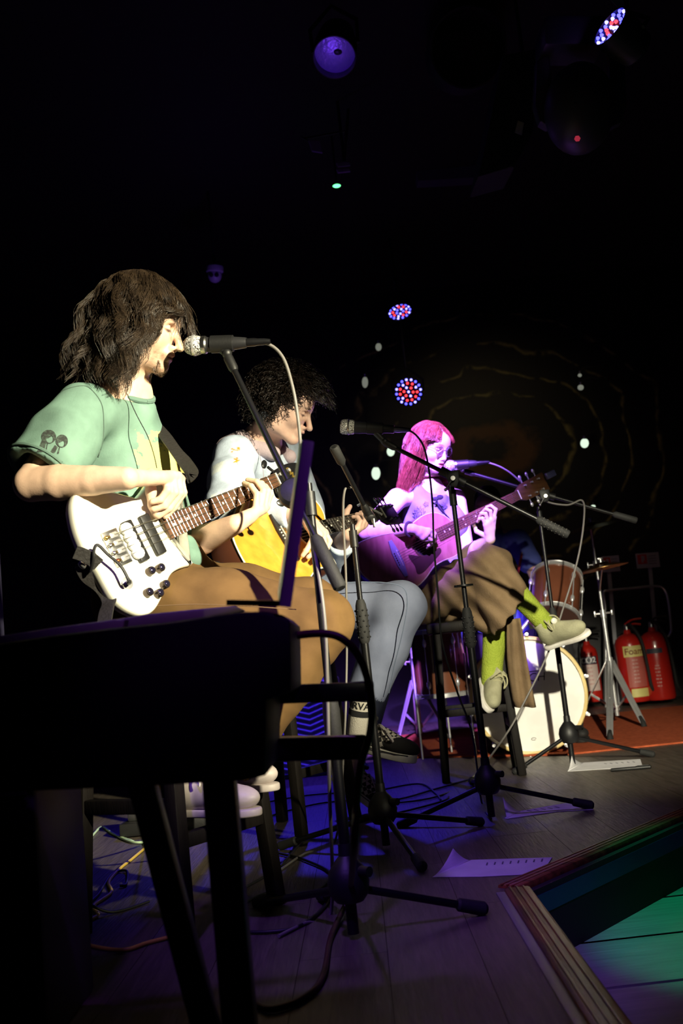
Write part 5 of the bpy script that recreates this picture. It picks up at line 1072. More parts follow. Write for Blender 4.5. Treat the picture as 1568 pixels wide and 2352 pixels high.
S.rc(nk1-A(0, 0, .035), rs1, .062, .068, .04).rc(nk1-A(0, 0, .035), ls1, .062, .068, .04).chain([rs1, rs1*.5+cuff*.5, cuff+ra_*.05], [.073, .085, .088], .02).rc(ls1, ls1*.45+le1*.55, .064, .072, .02)
S.rc(at(420, 1262, 2.56), at(438, 1282, 2.54), .040, .030, .03)
S.cut(cuff, ra_, rad=.16); S.rc(cuff-ra_*.05, cuff+ra_*.1, .056, .066, .004, '-'); S.rc(nk1-A(0, 0, .03), nk1+(h1-nk1)*.6, .058, .064, .006, '-'); S.cut(nk1+unit(h1-nk1)*.016, unit(h1-nk1)*.9+F1*.14, .01, rad=.12); S.cut(ls1*.45+le1*.55, unit(le1-ls1), rad=.10); S.cut(PV+A(0, 0, -.03), A(0, 0, -1))
P, F_ = S.mesh(.0055, disp=lambda P_: fold_disp(.0035, 30, 4, (1, 1, .55))(P_)+.006*np.maximum(0, wob(P_*A(1, 1, .35), 42, 77))**1.5)
# prints: red channel = yellow chest print, green channel = black sleeve figures
cy = at(345, 1062, 2.45); d1_ = np.abs((P-cy)@RT)/.068; d2_ = np.abs((P-cy)@UP)/.085; pr = np.zeros((len(P), 3))
ynear = np.clip(1.15-np.maximum(d1_, d2_)*.75, 0, 1); pr[:, 0] = np.where((P-PV)@F1 > -.03, np.clip(ynear*.85, 0, .9), 0)
lg_ = at(332, 982, 2.45); pr[:, 0] = np.maximum(pr[:, 0], np.where((np.abs((P-lg_)@RT) < .018) & (np.abs((P-lg_)@UP) < .008) & ((P-PV)@F1 > -.06), .6, 0))
pxs = 784+FPX*((P-CAM)@RT)/((P-CAM)@FW); pys = 1176-FPX*((P-CAM)@UP)/((P-CAM)@FW); front = ((P-rs1)@R1 > -.02)
def disc(x, y, a_, b_, rot=.35):
    X = (pxs-x)*math.cos(rot)+(pys-y)*math.sin(rot); Y = -(pxs-x)*math.sin(rot)+(pys-y)*math.cos(rot); return np.clip(1.6-np.hypot(X/a_, Y/b_)*1.1, 0, 1)
fig = np.zeros(len(P))
for (x, y) in ((116, 1000), (143, 1010)):
    fig = np.maximum(fig, disc(x, y, 15, 11)); fig = np.maximum(fig, disc(x-13, y+25, 8, 18, .55)); fig = np.where(disc(x+1, y+3, 7, 6) > .6, 0, fig)

shirt = mk('t_shirt', P, F_, tee_mat(), person1, 180, col=pr); shirt['label'] = 'washed green t-shirt with yellow print'
from mathutils.bvhtree import BVHTree
_bvh = {}
def px_surf(P, x, y, off=.0022, rad=0):
    t_ = _bvh['cur']; v = FW+RT*(x-784)/FPX-UP*(y-1176)/FPX; h_ = t_.ray_cast(Vector(CAM), Vector(unit(v)))
    return None if h_[0] is None else np.array(h_[0])-unit(v)*off
_bvh['cur'] = BVHTree.FromPolygons(P.tolist(), F_.tolist())
def print_patch(name, loops, P, m, parent):
    mb = MB()
    for L_ in loops:
        if isinstance(L_, tuple):
            (ox, oy, ra, rb), (ix, iy, ia, ib) = L_; n_ = 18; vs = []; ok = True
            for k in range(n_):
                a_ = 2*math.pi*k/n_
                for (x, y, q1, q2) in ((ox, oy, ra, rb), (ix, iy, ia, ib)):
                    p = px_surf(P, x+q1*math.cos(a_), y+q2*math.sin(a_)); ok &= p is not None; vs.append(p)
            if ok: mb.add(vs, [(2*k, 2*((k+1) % n_), 2*((k+1) % n_)+1, 2*k+1) for k in range(n_)])
        else:
            vs = [px_surf(P, x, y) for x, y in L_]
            if all(v_ is not None for v_ in vs): mb.add(vs, [tuple(range(len(vs)))])
    return mk(name, mb.v, mb.f, m, parent, 0)
shirt_ink = mat('faded_black_print', (.022, .026, .024), .9, col2=(.06, .09, .07), nscale=160, nmin=.45, nmax=.7)
print_patch('sleeve_print', [((112, 1003, 17, 16), (114, 1008, 8, 9)), [(84, 1038), (97, 1010), (106, 1016), (101, 1038)], [(104, 1036), (108, 1019), (110, 1020), (107, 1036)], ((142, 1013, 14, 15), (141, 1018, 7, 8)), [(113, 1042), (126, 1022), (133, 1027), (126, 1040)], [(131, 1042), (136, 1027), (138, 1028), (135, 1042)], [(104, 1008), (108, 1001), (120, 1001), (113, 1005)], [(135, 1017), (138, 1010), (149, 1011), (142, 1014)]], P, shirt_ink, shirt)
ob('arm_seam', MB().tube([q_ for q_ in (px_surf(P, x, y, .0008, 9) for x, y in smooth_path([A(116, 918), A(150, 895), A(192, 886), A(215, 900), A(234, 930), A(238, 970), A(236, 1010), A(226, 1050)], 4)) if q_ is not None], .0013, 5), mat('seam_green_dark', (.06, .10, .08), .9), shirt)
ob('shoulder_seam', MB().tube([q_ for q_ in (px_surf(P, x, y, .0008, 9) for x, y in smooth_path([A(222, 898), A(230, 875), A(248, 863)], 4)) if q_ is not None], .0013, 5), mat('seam_green_dark', (.06, .10, .08), .9), shirt)
seam = mat('shirt_seam_dark', (.07, .13, .10), .9)
ss = lambda x, y, d: at(x, y, d)
ob('cuff_fold', MB().tube([cuff+ra_*-.012+(np.cross(ra_, frame(ra_)[0])*math.sin(t)+frame(ra_)[0]*math.cos(t))*.0885 for t in np.linspace(0, 6.283, 40)], .004, 6), mat('washed_green_cuff', (.12, .21, .17), .9), shirt)
cn_ = unit(unit(h1-nk1)*.9+F1*.14); ca_ = unit(F1-cn_*np.dot(F1, cn_)); cb_ = np.cross(cn_, ca_)
ob('collar_rib', MB().tube([nk1+unit(h1-nk1)*.020+(ca_*math.cos(t)*1.08+cb_*math.sin(t))*.070 for t in np.linspace(0, 6.283, 40)], .0075, 8), mat('washed_green_cuff', (.12, .21, .17), .9), shirt)
ob('neck_cord', MB().tube(smooth_path([at(292, 905, 2.54), at(312, 950, 2.525), at(338, 1000, 2.50), at(352, 1040, 2.49), at(360, 1075, 2.48)], 6), .0012, 5), ink_m, person1)
# corduroy trousers
def cord_mat():
    m = mat('brown_corduroy', (.130, .074, .028), .95, col2=(.10, .056, .021), nscale=14, spec=.15); N = m.node_tree.nodes; L = m.node_tree.links; b = N['Principled BSDF']
    tc = N.new('ShaderNodeTexCoord'); wv = N.new('ShaderNodeTexWave'); wv.bands_direction = 'Z'; wv.inputs['Scale'].default_value = 170; wv.inputs['Distortion'].default_value = .6; L.new(tc.outputs['Object'], wv.inputs['Vector'])
    bn = N.new('ShaderNodeBump'); bn.inputs['Strength'].default_value = .14; bn.inputs['Distance'].default_value = .003; L.new(wv.outputs['Fac'], bn.inputs['Height']); L.new(bn.outputs[0], b.inputs['Normal']); return m
S = SDF(); hemr, heml = ra1+(rk1-ra1)*.12, la1+(lk1-la1)*.12
S.rc(PV+A(0, 0, .06), PV-A(0, 0, .005), .14, .14, .05).rc(rh1, rh1*.5+rk1*.5, .105, .098, .04).rc(rh1*.5+rk1*.5, rk1, .098, .078, .04).rc(lh1, lh1*.5+lk1*.5, .105, .095, .04).rc(lh1*.5+lk1*.5, lk1, .095, .076, .04)
S.chain([rk1, rk1*.6+hemr*.4, hemr], [.078, .080, .078], .03).chain([lk1, lk1*.6+heml*.4, heml], [.076, .078, .076], .03)
for hm, kk, an in ((hemr, rk1, ra1), (heml, lk1, la1)): u_ = unit(an-kk); S.cut(hm, u_) if False else S.rc(hm-u_*.06, hm+u_*.12, .062, .070, .004, '-')
S.cut(A(PV[0], PV[1], .713), A(0, 0, -1), .015, rad=.24)
P, F_ = S.mesh(.006, disp=lambda P_: fold_disp(.004, 26, 9, (1.2, 1, .8))(P_)+.007*np.maximum(0, wob(P_*A(.5, .5, 1.4)+P_[:, :1]*.8, 36, 41))**1.5)
tr1 = mk('trousers', P, F_, cord_mat(), person1, 180); tr1['label'] = 'brown corduroy trousers'
ob('leg_seam', MB().tube(smooth_path([at(352, 1392, 2.37), at(450, 1388, 2.34), at(560, 1392, 2.31), at(680, 1400, 2.30)], 6), .0011, 5), mat('seam_tan', (.17, .10, .042), .9), tr1)
# belt buckle threads, shoes, hair
sneaker = mat('white_sneaker_leather', (.50, .44, .42), .5, col2=(.42, .37, .35), nscale=25)
railz = .235
def on_rail(t_): a_, c_ = A(-.252, 2.654, railz), A(-.446, 2.352, railz); return a_+(c_-a_)*t_
m1_ = on_rail(.62); m2_ = on_rail(.18)
t1_ = at(600, 1872, 2.30); shoe('shoe', t1_-F1*.262, t1_, A(0, 0, 1), person1, sneaker, sneaker, .255, lace_m=white_sole, sole_h=.02)
t2_ = at(641, 1814, 2.46); shoe('shoe', t2_-F1*.262, t2_, A(0, 0, 1), person1, sneaker, sneaker, .255, lace_m=white_sole, sole_h=.02)
rng = np.random.default_rng(5)
hm1 = hair_mat('dark_brown_hair', (.050, .032, .018), (.022, .014, .009))
core = SDF(); core.el(h1+s1*(M1[1]*-.024+M1[2]*.046), s1*A(.083, .098, .091), M1); core.el(h1+s1*(M1[1]*-.055+M1[2]*-.03), s1*A(.085, .068, .095), M1, .03)
P, F_ = core.mesh(.005); hair1 = mk('hair', P, F_, hm1, person1, 180)
rt, v = scalp(9000, rng, lambda v: (v[:, 2] > -.42) & ~((v[:, 1] > .45) & (v[:, 2] < .42)) & ~((v[:, 1] > .15) & (v[:, 2] < -.05)))
d0 = np.stack([np.sign(v[:, 0]+.12)*.55+v[:, 0]*.5, v[:, 1]*.6-.06, v[:, 2]*.30], 1)
Lg = rng.uniform(.19, .30, len(rt)); Lg[v[:, 1] > .40] = rng.uniform(.12, .2, (v[:, 1] > .40).sum()); Lg[v[:, 2] < -.1] *= .75
Q, cl = hair_sim(M1, h1, s1, rt, d0, Lg, 14, rng, grav=.34, keep=.70, inflate=1.22, wave=.015, nwave=2.2, clump=1.3, cn=150, pull=.42, face=np.where(rt[:, 0] > 0, rng.uniform(.035, .078, len(rt)), rng.uniform(-.03, .02, len(rt))), flare=.008)
strands('hair_locks', Q, .0008, hm1, hair1, taper=.35)
rt, v = scalp(150, rng, lambda v: (v[:, 1] > .45) & (v[:, 2] > .5) & (v[:, 0] > -.6) & (v[:, 0] < .35))
d0 = np.stack([v[:, 0]*.3, np.full(len(v), .9), v[:, 2]*.2], 1)
Q, cl = hair_sim(M1, h1, s1, rt, d0, rng.uniform(.09, .17, len(rt)), 14, rng, grav=.30, keep=.70, inflate=1.22, wave=.006, nwave=1.6, clump=1.0, cn=26)
strands('fringe', Q, .0009, hm1, hair1, taper=.3)
bd_r = []
for _ in range(420):
    x, y, z = rng.uniform(-.03, .03), 0, rng.uniform(-.107, -.076); y = .098-abs(x)*.6-max(0, -.09-z)*.7-.004; bd_r.append((x, y, z))
rt = np.array(bd_r); Q = np.stack([rt+A(0, .6, -1.)*.011*t+rng.normal(size=rt.shape)*.0015*t for t in np.linspace(0, 1, 5)], 1)
strands('beard', h1+s1*(Q@np.array(M1)), .0007, hair_mat('beard_brown', (.15, .08, .04), (.08, .045, .02)), hair1)
# ================= guitarist in the pale jacket
PV2 = A(-.30, 3.75, .80); h2 = at(651, 938, 3.58); fwd2 = unit(RT*.90-UP*.40-FW*.12); up2 = unit(UP-fwd2*np.dot(UP, fwd2)); M2 = [np.cross(fwd2, up2), fwd2, up2]; s2 = .97
nk2 = at(598, 1020, 3.68); rs2, ls2 = at(540, 1052, 3.56), at(655, 1040, 3.84); re2, rw2 = at(520, 1168, 3.30), g2(662, 1212, .075); le2, lw2 = at(742, 1300, 3.74), g2(806, 1222, -.015)
rh2, lh2 = PV2+R1*.085, PV2-R1*.085; rk2, lk2 = at(922, 1392, 3.38), at(905, 1418, 3.66); ra2, la2 = at(828, 1650, 3.36), at(800, 1770, 3.82)
S = SDF(); head_prims(S, M2, h2, s2, nk2, .054, nose=1.08)
S.rc(nk2, PV2+A(0, 0, .35), .07, .12, .05).rc(PV2+A(0, 0, .35), PV2, .12, .12, .05).rc(nk2, rs2, .05, .05, .03).rc(nk2, ls2, .05, .05, .03)
S.chain([rs2, re2], [.05, .042], .006).chain([re2, re2*.4+rw2*.6, rw2], [.042, .036, .025], .006).chain([ls2, le2], [.05, .042], .02).chain([le2, lw2], [.04, .026], .02)
S.rc(rh2, rk2, .07, .05).rc(lh2, lk2, .07, .05).chain([rk2, at(838, 1596, 3.38), at(828, 1640, 3.38)], [.05, .03, .028]).rc(lk2, la2, .05, .03)
kn = [g2(716, 1246, .06), g2(706, 1252, .07), g2(695, 1256, .074), g2(685, 1257, .07)]
fr = [[kn[0], g2(726, 1266, .062), g2(728, 1282, .04), g2(726, 1292, .02)], [kn[1], g2(712, 1276, .066), g2(712, 1292, .044), g2(708, 1297, .026)], [kn[2], g2(697, 1276, .068), g2(696, 1288, .046), g2(692, 1291, .03)], [kn[3], g2(682, 1272, .06), g2(680, 1282, .045), g2(680, 1287, .03)]]
fingers(S, rw2, kn, fr, .0095, thumb=[g2(690, 1232, .05), g2(712, 1236, .035), g2(728, 1240, .025)])
kl = [g2(836, 1206, .004), g2(828, 1212, .012), g2(820, 1216, .016), g2(812, 1220, .016)]
fl = [[kl[0], g2(841, 1196, .03), g2(836, 1184, .028), g2(829, 1178, .014)], [kl[1], g2(832, 1200, .036), g2(827, 1188, .032), g2(821, 1182, .014)], [kl[2], g2(822, 1205, .036), g2(817, 1192, .032), g2(812, 1186, .014)], [kl[3], g2(812, 1209, .032), g2(808, 1198, .028), g2(804, 1192, .014)]]
fingers(S, lw2, kl, fl, .0092, thumb=[g2(800, 1212, -.02), g2(806, 1186, -.03), g2(806, 1168, -.022), g2(808, 1160, -.01)])
pts = [S.mesh(.003, h2-A(.16, .16, .15), h2+A(.16, .16, .16)), S.mesh(.0036, np.minimum(rw2, g2(690, 1297))-.06, np.maximum(rw2, g2(728, 1215, .06))+.06), S.mesh(.0036, np.minimum(lw2, g2(812, 1220))-.07, np.maximum(g2(840, 1165), lw2)+.06)]
tor = SDF(); tor.p = [q for q in S.p if q[0] == 'c' and q[3] >= .0401]; pts.append(tor.mesh(.010, None, A(9, 9, nk2[2])))
V, Fc = join_parts(pts); C = head_colors(V, M2, h2, s2, SKP, lips=(.48, .24, .22), brow=(.06, .04, .03))
person2 = tag(mk('person', V, Fc, skin, None, 180, org=A(PV2[0], PV2[1], .71), col=C), 'seated person with dark curls in a pale jacket playing the orange guitar', 'person')
jk = mat('pale_denim_jacket', (.5, .55, .6), .85, attr='Col', nscale=40, bump=.15, bscale=300, spec=.2)
S = SDF(); cf2 = re2+(rw2-re2)*.86; cu = unit(rw2-re2); cfl = le2+(lw2-le2)*.75; cul = unit(lw2-le2)
S.rc(nk2-A(0, 0, .03), PV2+A(0, 0, .33), .10, .155, .05).rc(PV2+A(0, 0, .33), PV2+A(0, 0, .03), .155, .15, .05).rc(nk2-A(0, 0, .05), rs2, .065, .075, .04).rc(nk2-A(0, 0, .05), ls2, .065, .075, .04)
S.chain([rs2, rs2*.5+re2*.5, re2], [.078, .076, .070], .03).chain([re2, re2*.5+cf2*.5, cf2], [.070, .068, .054], .03).chain([ls2, ls2*.5+le2*.5, le2], [.074, .07, .062], .03).chain([le2, cfl], [.062, .048], .03)
S.cut(cf2, cu, rad=.11); S.rc(cf2-cu*.03, cf2+cu*.1, .036, .044, .004, '-'); S.cut(cfl, cul, rad=.09)
S.rc(nk2-A(0, 0, .05), nk2+(h2-nk2)*.7, .055, .075, .006, '-'); S.cut(nk2+unit(h2-nk2)*.03, unit(h2-nk2), .01, rad=.13); S.cut(PV2+A(0, 0, -.05), A(0, 0, -1))
P, F_ = S.mesh(.006, disp=fold_disp(.0045, 30, 21, (1, 1, .7)))
pxs = 784+FPX*((P-CAM)@RT)/((P-CAM)@FW); pys = 1176-FPX*((P-CAM)@UP)/((P-CAM)@FW); dep = (P-CAM)@FW
C = np.tile(A(.50, .59, .72), (len(P), 1)); near = dep < 3.62
def starmask(x, y, r, n=5, rot=0.):
    a_ = np.arctan2(pys-y, pxs-x)+rot; q = np.hypot(pxs-x, pys-y); return q < r*(.55+.45*np.cos(a_*n))
for (x, y, r) in ((543, 1058, 9), (537, 1034, 8), (548, 1030, 5)): C[starmask(x, y, r) & near] = (.70, .27, .02)
om = (np.abs((pxs-598)+(pys-1182)*.35) < 6+2*np.sin(pys*.9)) & (pys > 1158) & (pys < 1205) & near; C[om] = (.72, .30, .02)
wm = (wob(P, 45, 8) > .25) & (pxs < 520) & near; C[wm] = (.66, .72, .72)
jacket = mk('jacket', P, F_, jk, person2, 180, col=C); jacket['label'] = 'pale blue denim jacket with orange patches'
S = SDF(); hb = nk2-F1*.075+A(0, 0, -.02); S.el(hb, (.10, .13, .055), [unit(F1+A(0, 0, .6)), -R1, unit(np.cross(unit(F1+A(0, 0, .6)), -R1))], .02); S.rc(nk2+R1*.085-F1*.02, nk2+R1*.05+F1*.09-A(0, 0, .06), .036, .026, .03); S.rc(nk2-R1*.085-F1*.02, nk2-R1*.05+F1*.09-A(0, 0, .06), .036, .026, .03); S.rc(nk2+R1*.085-F1*.02, hb+R1*.09, .036, .05, .03); S.rc(nk2-R1*.085-F1*.02, hb-R1*.09, .036, .05, .03)
S.el(nk2+A(0, 0, .04), (.066, .066, .07), None, .01, '-')
P, F_ = S.mesh(.006, disp=fold_disp(.004, 40, 3)); ob_h = mk('hood', P, F_, mat('pink_hood_fleece', (.50, .40, .44), .95, bump=.2, bscale=200), jacket, 180)
for (a_, c_) in ((at(592, 1030, 3.56), at(604, 1140, 3.42)), (at(500, 1070, 3.48), at(512, 1028, 3.52))): ob('seam', MB().tube(smooth_path([a_, (a_+c_)/2+RT*.01, c_], 6), .0016, 5), mat('seam_grey', (.35, .33, .38), .9), jacket)
jean = mat('light_blue_denim', (.22, .25, .36), .9, col2=(.17, .195, .29), nscale=10, bump=.08, bscale=420, spec=.2)
S = SDF(); hr, hl = at(838, 1596, 3.37), la2+(lk2-la2)*.25
S.rc(PV2+A(0, 0, .05), PV2, .135, .135, .05).chain([rh2, rh2*.5+rk2*.5, rk2], [.10, .095, .078], .04).chain([lh2, lh2*.5+lk2*.5, lk2], [.10, .095, .074], .04).chain([rk2, rk2*.55+hr*.45, hr], [.078, .076, .068], .03).chain([lk2, hl], [.072, .064], .03)
ur = unit(hr-rk2); S.cut(hr, ur, rad=.12); S.rc(hr-ur*.05, hr+ur*.1, .058, .060, .004, '-'); S.cut(hl, unit(hl-lk2), rad=.11); S.cut(A(PV2[0], PV2[1], .713), A(0, 0, -1), .015, rad=.24)
P, F_ = S.mesh(.006, disp=fold_disp(.0045, 32, 31, (1, 1, .6))); jeans = mk('jeans', P, F_, jean, person2, 180)
ob('side_seam', MB().tube(smooth_path([at(800, 1338, 3.34), at(880, 1338, 3.30), at(925, 1350, 3.28), at(935, 1385, 3.28), at(925, 1450, 3.27), at(905, 1530, 3.285), at(893, 1592, 3.30)], 6), .0018, 5), mat('seam_denim', (.16, .20, .30), .9), jeans)
# socks and checkered shoes
sock_w = mat('white_rib_sock', (.62, .58, .50), .9, bump=.3, bscale=300); sock_k = mat('black_sock_band', (.012, .012, .014), .9)
sa, sb_ = at(832, 1602, 3.37), at(824, 1672, 3.38); su = unit(sa-sb_); SR = .040
sk = ob('sock', MB().lathe(sb_-su*.02, su, [(SR*.98, 0), (SR, .03), (SR*1.02, .13)], 30), sock_w, person2)
for z0, z1 in ((.068, .088), (.122, .14)): ob('sock_band', MB().lathe(sb_-su*.02, su, [(SR*1.0, z0), (SR*1.035, z0), (SR*1.035, z1), (SR*1.0, z1)], 30, closed=True), sock_k, sk)
bx0, by0, _ = frame(su); tocam = unit((CAM-sa)-su*np.dot(CAM-sa, su)); lat = np.cross(su, tocam)
lettering('sock_lettering', 'NIRVANA', .032, None, None, None, ink_m, sk, bold=.0006, warp=lambda x, y: sb_-su*.02+su*(.105+y)+(tocam*math.cos(x/SR+.15)+lat*math.sin(x/SR+.15))*SR*1.045)
def checker_mat():
    m = mat('checker_canvas', (.6, .56, .5), .85); N = m.node_tree.nodes; L = m.node_tree.links; b = N['Principled BSDF']; tc = N.new('ShaderNodeTexCoord'); mp = N.new('ShaderNodeMapping'); mp.inputs['Rotation'].default_value = (0, .3, .6); L.new(tc.outputs['Object'], mp.inputs[0])
    c = N.new('ShaderNodeTexChecker'); c.inputs['Scale'].default_value = 68; c.inputs['Color1'].default_value = (.62, .57, .5, 1); c.inputs['Color2'].default_value = (.015, .015, .017, 1); L.new(mp.outputs[0], c.inputs['Vector']); L.new(c.outputs['Color'], b.inputs['Base Color']); return m
def vans(heel, toe, up, lab):
    heel, toe = np.asarray(heel, float), np.asarray(toe, float); s = shoe('shoe', heel, toe, up, person2, checker_mat(), white_sole, .27, lace=False, sole_h=.03, label=lab); f = unit(toe-heel); u = unit(up-f*np.dot(up, f)); r = np.cross(f, u)
    ob('toe_panel', MB().ell(heel+f*.205+u*.040, (.076, .046, .033), (f, r, u), 20, 12), mat('black_suede', (.014, .013, .014), .9), s, 60); ob('collar_pad', MB().tube([heel+f*.05+u*.112+(f*math.cos(t)*1.15+r*math.sin(t))*.039 for t in np.linspace(0, 6.28, 24)], .008, 8), mat('black_suede', (.014, .013, .014), .9), s)
    ob('foxing_stripe', MB().tube([heel+f*a_*.97+r*b_*1.01+u*.022 for a_, b_ in [(0, -.027), (.03, -.036), (.10, -.035), (.17, -.046), (.23, -.046), (.268, -.028)]], .0016, 5).tube([heel+f*a_*.97+r*b_*1.01+u*.022 for a_, b_ in [(0, .027), (.03, .036), (.10, .035), (.17, .045), (.23, .045), (.268, .028)]], .0016, 5), ink_m, s)
    lc = mat('grey_shoelace', (.42, .38, .38), .9)
    for k in range(4): ob('lace', MB().tube(smooth_path([heel+f*(.11+.02*k)+r*-.026+u*(.075-.007*k), heel+f*(.115+.02*k)+u*(.096-.009*k), heel+f*(.12+.02*k)+r*.026+u*(.075-.007*k)], 4), .0032, 6, flat=.5), lc, s)
    ob('lace_loop', MB().tube(smooth_path([heel+f*.115+u*.098, heel+f*.15+r*.03+u*.10, heel+f*.20+r*.05+u*.075, heel+f*.205+r*.045+u*.06, heel+f*.16+r*.035+u*.085, heel+f*.12+u*.098], 5), .0034, 6, flat=.5), lc, s)
vans(at(800, 1716, 3.44), at(950, 1752, 3.28), A(.1, 0, 1), 'checkered canvas shoe'); vans(at(765, 1790, 3.92), at(852, 1852, 3.84), A(.35, 0, 1), 'checkered canvas shoe')
# curls
hm2 = hair_mat('black_brown_curls', (.018, .011, .008), (.008, .0055, .004)); rng = np.random.default_rng(9)
core = SDF(); core.el(h2+s2*(M2[1]*-.030+M2[2]*.052), s2*A(.094, .10, .098), M2); core.el(h2+s2*(M2[1]*-.05+M2[2]*-.01), s2*A(.09, .065, .08), M2, .03)
P, F_ = core.mesh(.006, disp=fold_disp(.006, 120, 2)); hair2 = mk('hair', P, F_, hm2, person2, 180)
n = 2300; rt, v = scalp(n, rng, lambda v: (v[:, 2] > -.75) & ~((v[:, 1] > .50) & (v[:, 2] < .35)) & ~((v[:, 1] > .12) & (v[:, 2] < -.12)))
Ln = rng.uniform(.065, .125, n)*(1+.15*v[:, 2]); k = 22; t = np.linspace(0, 1, k)[None, :, None]; dn = np.array(M2)@A(0, 0, -1.)
ctr = rt[:, None, :]+v[:, None, :]*Ln[:, None, None]*(t-.25*t**2)+dn[None, None, :]*(Ln[:, None, None]*.38*t**2)
ref = rng.normal(size=(n, 3)); e1_ = np.cross(v, ref); e1_ /= np.linalg.norm(e1_, axis=1, keepdims=True); e2_ = np.cross(v, e1_); ph = rng.uniform(0, 6.28, (n, 1))+t[..., 0]*rng.uniform(11, 19, (n, 1)); rad_ = rng.uniform(.005, .010, (n, 1))
Q = ctr+(e1_[:, None, :]*np.cos(ph)[..., None]+e2_[:, None, :]*np.sin(ph)[..., None])*rad_[..., None]*np.minimum(t*4, 1)
strands('curls', h2+s2*(Q@np.array(M2)), .0016, hm2, hair2, taper=.6)

# ================= singer with glasses
PV3 = A(.44, 4.78, .80); h3 = at(987, 1029, 4.66); fwd3 = unit(RT*.66-FW*.70-UP*.27); up3 = unit(UP*1+RT*.05-fwd3*np.dot(UP+RT*.05, fwd3)); M3 = [np.cross(fwd3, up3), fwd3, up3]; s3 = .92
nk3 = at(984, 1120, 4.72); rs3, ls3 = at(912, 1146, 4.60), at(1046, 1146, 4.80); re3, rw3 = at(842, 1224, 4.46), g3(936, 1219, .06); le3, lw3 = at(1072, 1272, 4.62), g3(1118, 1240, .03)
rh3, lh3 = at(968, 1388, 4.64), at(1000, 1390, 4.80); rk3, ra3 = at(1128, 1300, 4.40), at(1252, 1432, 4.36); lk3, la3 = at(1140, 1404, 4.56), at(1128, 1560, 4.50)
S = SDF(); head_prims(S, M3, h3, s3, nk3, .047, jaw=.9, nose=.97, mouth_open=.004)
S.rc(nk3, PV3+A(0, 0, .32), .055, .10, .05).rc(PV3+A(0, 0, .32), PV3, .10, .115, .05).rc(nk3-A(0, 0, .02), rs3, .042, .046, .03).rc(nk3-A(0, 0, .02), ls3, .042, .046, .03)
S.chain([rs3, rs3*.5+re3*.5, re3], [.050, .045, .037], .006).chain([re3, re3*.6+rw3*.4, rw3], [.037, .036, .0225], .006).chain([ls3, ls3*.5+le3*.5, le3], [.048, .042, .036], .006).chain([le3, le3*.6+lw3*.4, lw3], [.036, .033, .0225], .006)
kn = [g3(972, 1222, .06), g3(968, 1228, .064), g3(963, 1234, .064), g3(958, 1239, .06)]
fr = [[kn[0], g3(988, 1229, .05), g3(994, 1237, .032), g3(996, 1243, .018)], [kn[1], g3(985, 1237, .052), g3(990, 1246, .034), g3(989, 1251, .02)], [kn[2], g3(979, 1245, .052), g3(984, 1252, .036), g3(982, 1256, .024)], [kn[3], g3(972, 1249, .048), g3(976, 1256, .036), g3(975, 1260, .026)]]
fingers(S, rw3, kn, fr, .0082, thumb=[g3(956, 1218, .05), g3(975, 1220, .034), g3(988, 1224, .024)])
kl = [g3(1124, 1192, .042), g3(1117, 1197, .048), g3(1110, 1203, .05), g3(1104, 1209, .048)]
fl = [[kl[0], g3(1126, 1174, .054), g3(1119, 1164, .036), g3(1113, 1166, .018)], [kl[1], g3(1113, 1178, .058), g3(1106, 1172, .040), g3(1103, 1178, .018)], [kl[2], g3(1102, 1184, .058), g3(1096, 1182, .040), g3(1096, 1190, .018)], [kl[3], g3(1096, 1194, .052), g3(1092, 1194, .038), g3(1092, 1200, .02)]]
fingers(S, lw3, kl, fl, .0082, thumb=[g3(1110, 1232, .02), g3(1098, 1220, -.015), g3(1092, 1200, -.028)])
S.chain([rh3, rk3, ra3], [.075, .052, .036], .03).chain([lh3, lk3, la3], [.075, .052, .034], .03)
pts = [S.mesh(.0028, h3-A(.14, .14, .13), h3+A(.15, .15, .15)), S.mesh(.004, np.minimum(re3, nk3)-.12, np.maximum(rs3, nk3)+A(.1, .1, .03)), S.mesh(.0032, np.minimum(re3, rw3)-.06, np.maximum(rw3, g3(998, 1215, .05))+.06), S.mesh(.0036, np.minimum(le3, lw3)-.06, np.maximum(ls3, g3(1128, 1160))+.07)]
tor = SDF(); tor.p = [q for q in S.p if q[0] == 'c' and q[3] >= .05]; pts.append(tor.mesh(.010, None, A(9, 9, nk3[2]-.05)))
V, Fc = join_parts(pts); C = head_colors(V, M3, h3, s3, A(.76, .54, .45), lips=(.50, .13, .15), brow=(.16, .08, .05))
person3 = tag(mk('person', V, Fc, skin, None, 180, org=A(PV3[0], PV3[1], .71), col=C), 'seated singer with long reddish hair and round glasses playing guitar', 'person')
# sleeveless top
S = SDF(); S.rc(nk3-A(0, 0, .07), PV3+A(0, 0, .34), .085, .118, .05).rc(PV3+A(0, 0, .34), PV3+A(0, 0, .05), .118, .125, .05)
f3 = unit(fwd3*A(1, 1, 0)); r3 = A(f3[1], -f3[0], 0)
for q in (-1, 1): S.el(nk3-A(0, 0, .21)+f3*.075+r3*.062*q, (.062, .062, .058), None, .05); S.rc(nk3-A(0, 0, .03)+r3*.10*q, nk3-A(0, 0, .16)+f3*.06+r3*.085*q, .034, .055, .04); S.rc(nk3-A(0, 0, .03)+r3*.10*q, nk3-A(0, 0, .16)-f3*.05+r3*.09*q, .034, .05, .04)
S.el(nk3+f3*.03+A(0, 0, .02), (.075, .075, .085), None, .01, '-'); S.cut(PV3+A(0, 0, -.02), A(0, 0, -1))
P, F_ = S.mesh(.0055, disp=fold_disp(.0025, 40, 13)); top3 = mk('sleeveless_top', P, F_, mat('lilac_grey_cotton', (.17, .19, .23), .85, col2=(.14, .155, .19), nscale=20, spec=.2, bump=.1, bscale=250), person3, 180); top3['label'] = 'sleeveless pale top with dark printed suns and stars'
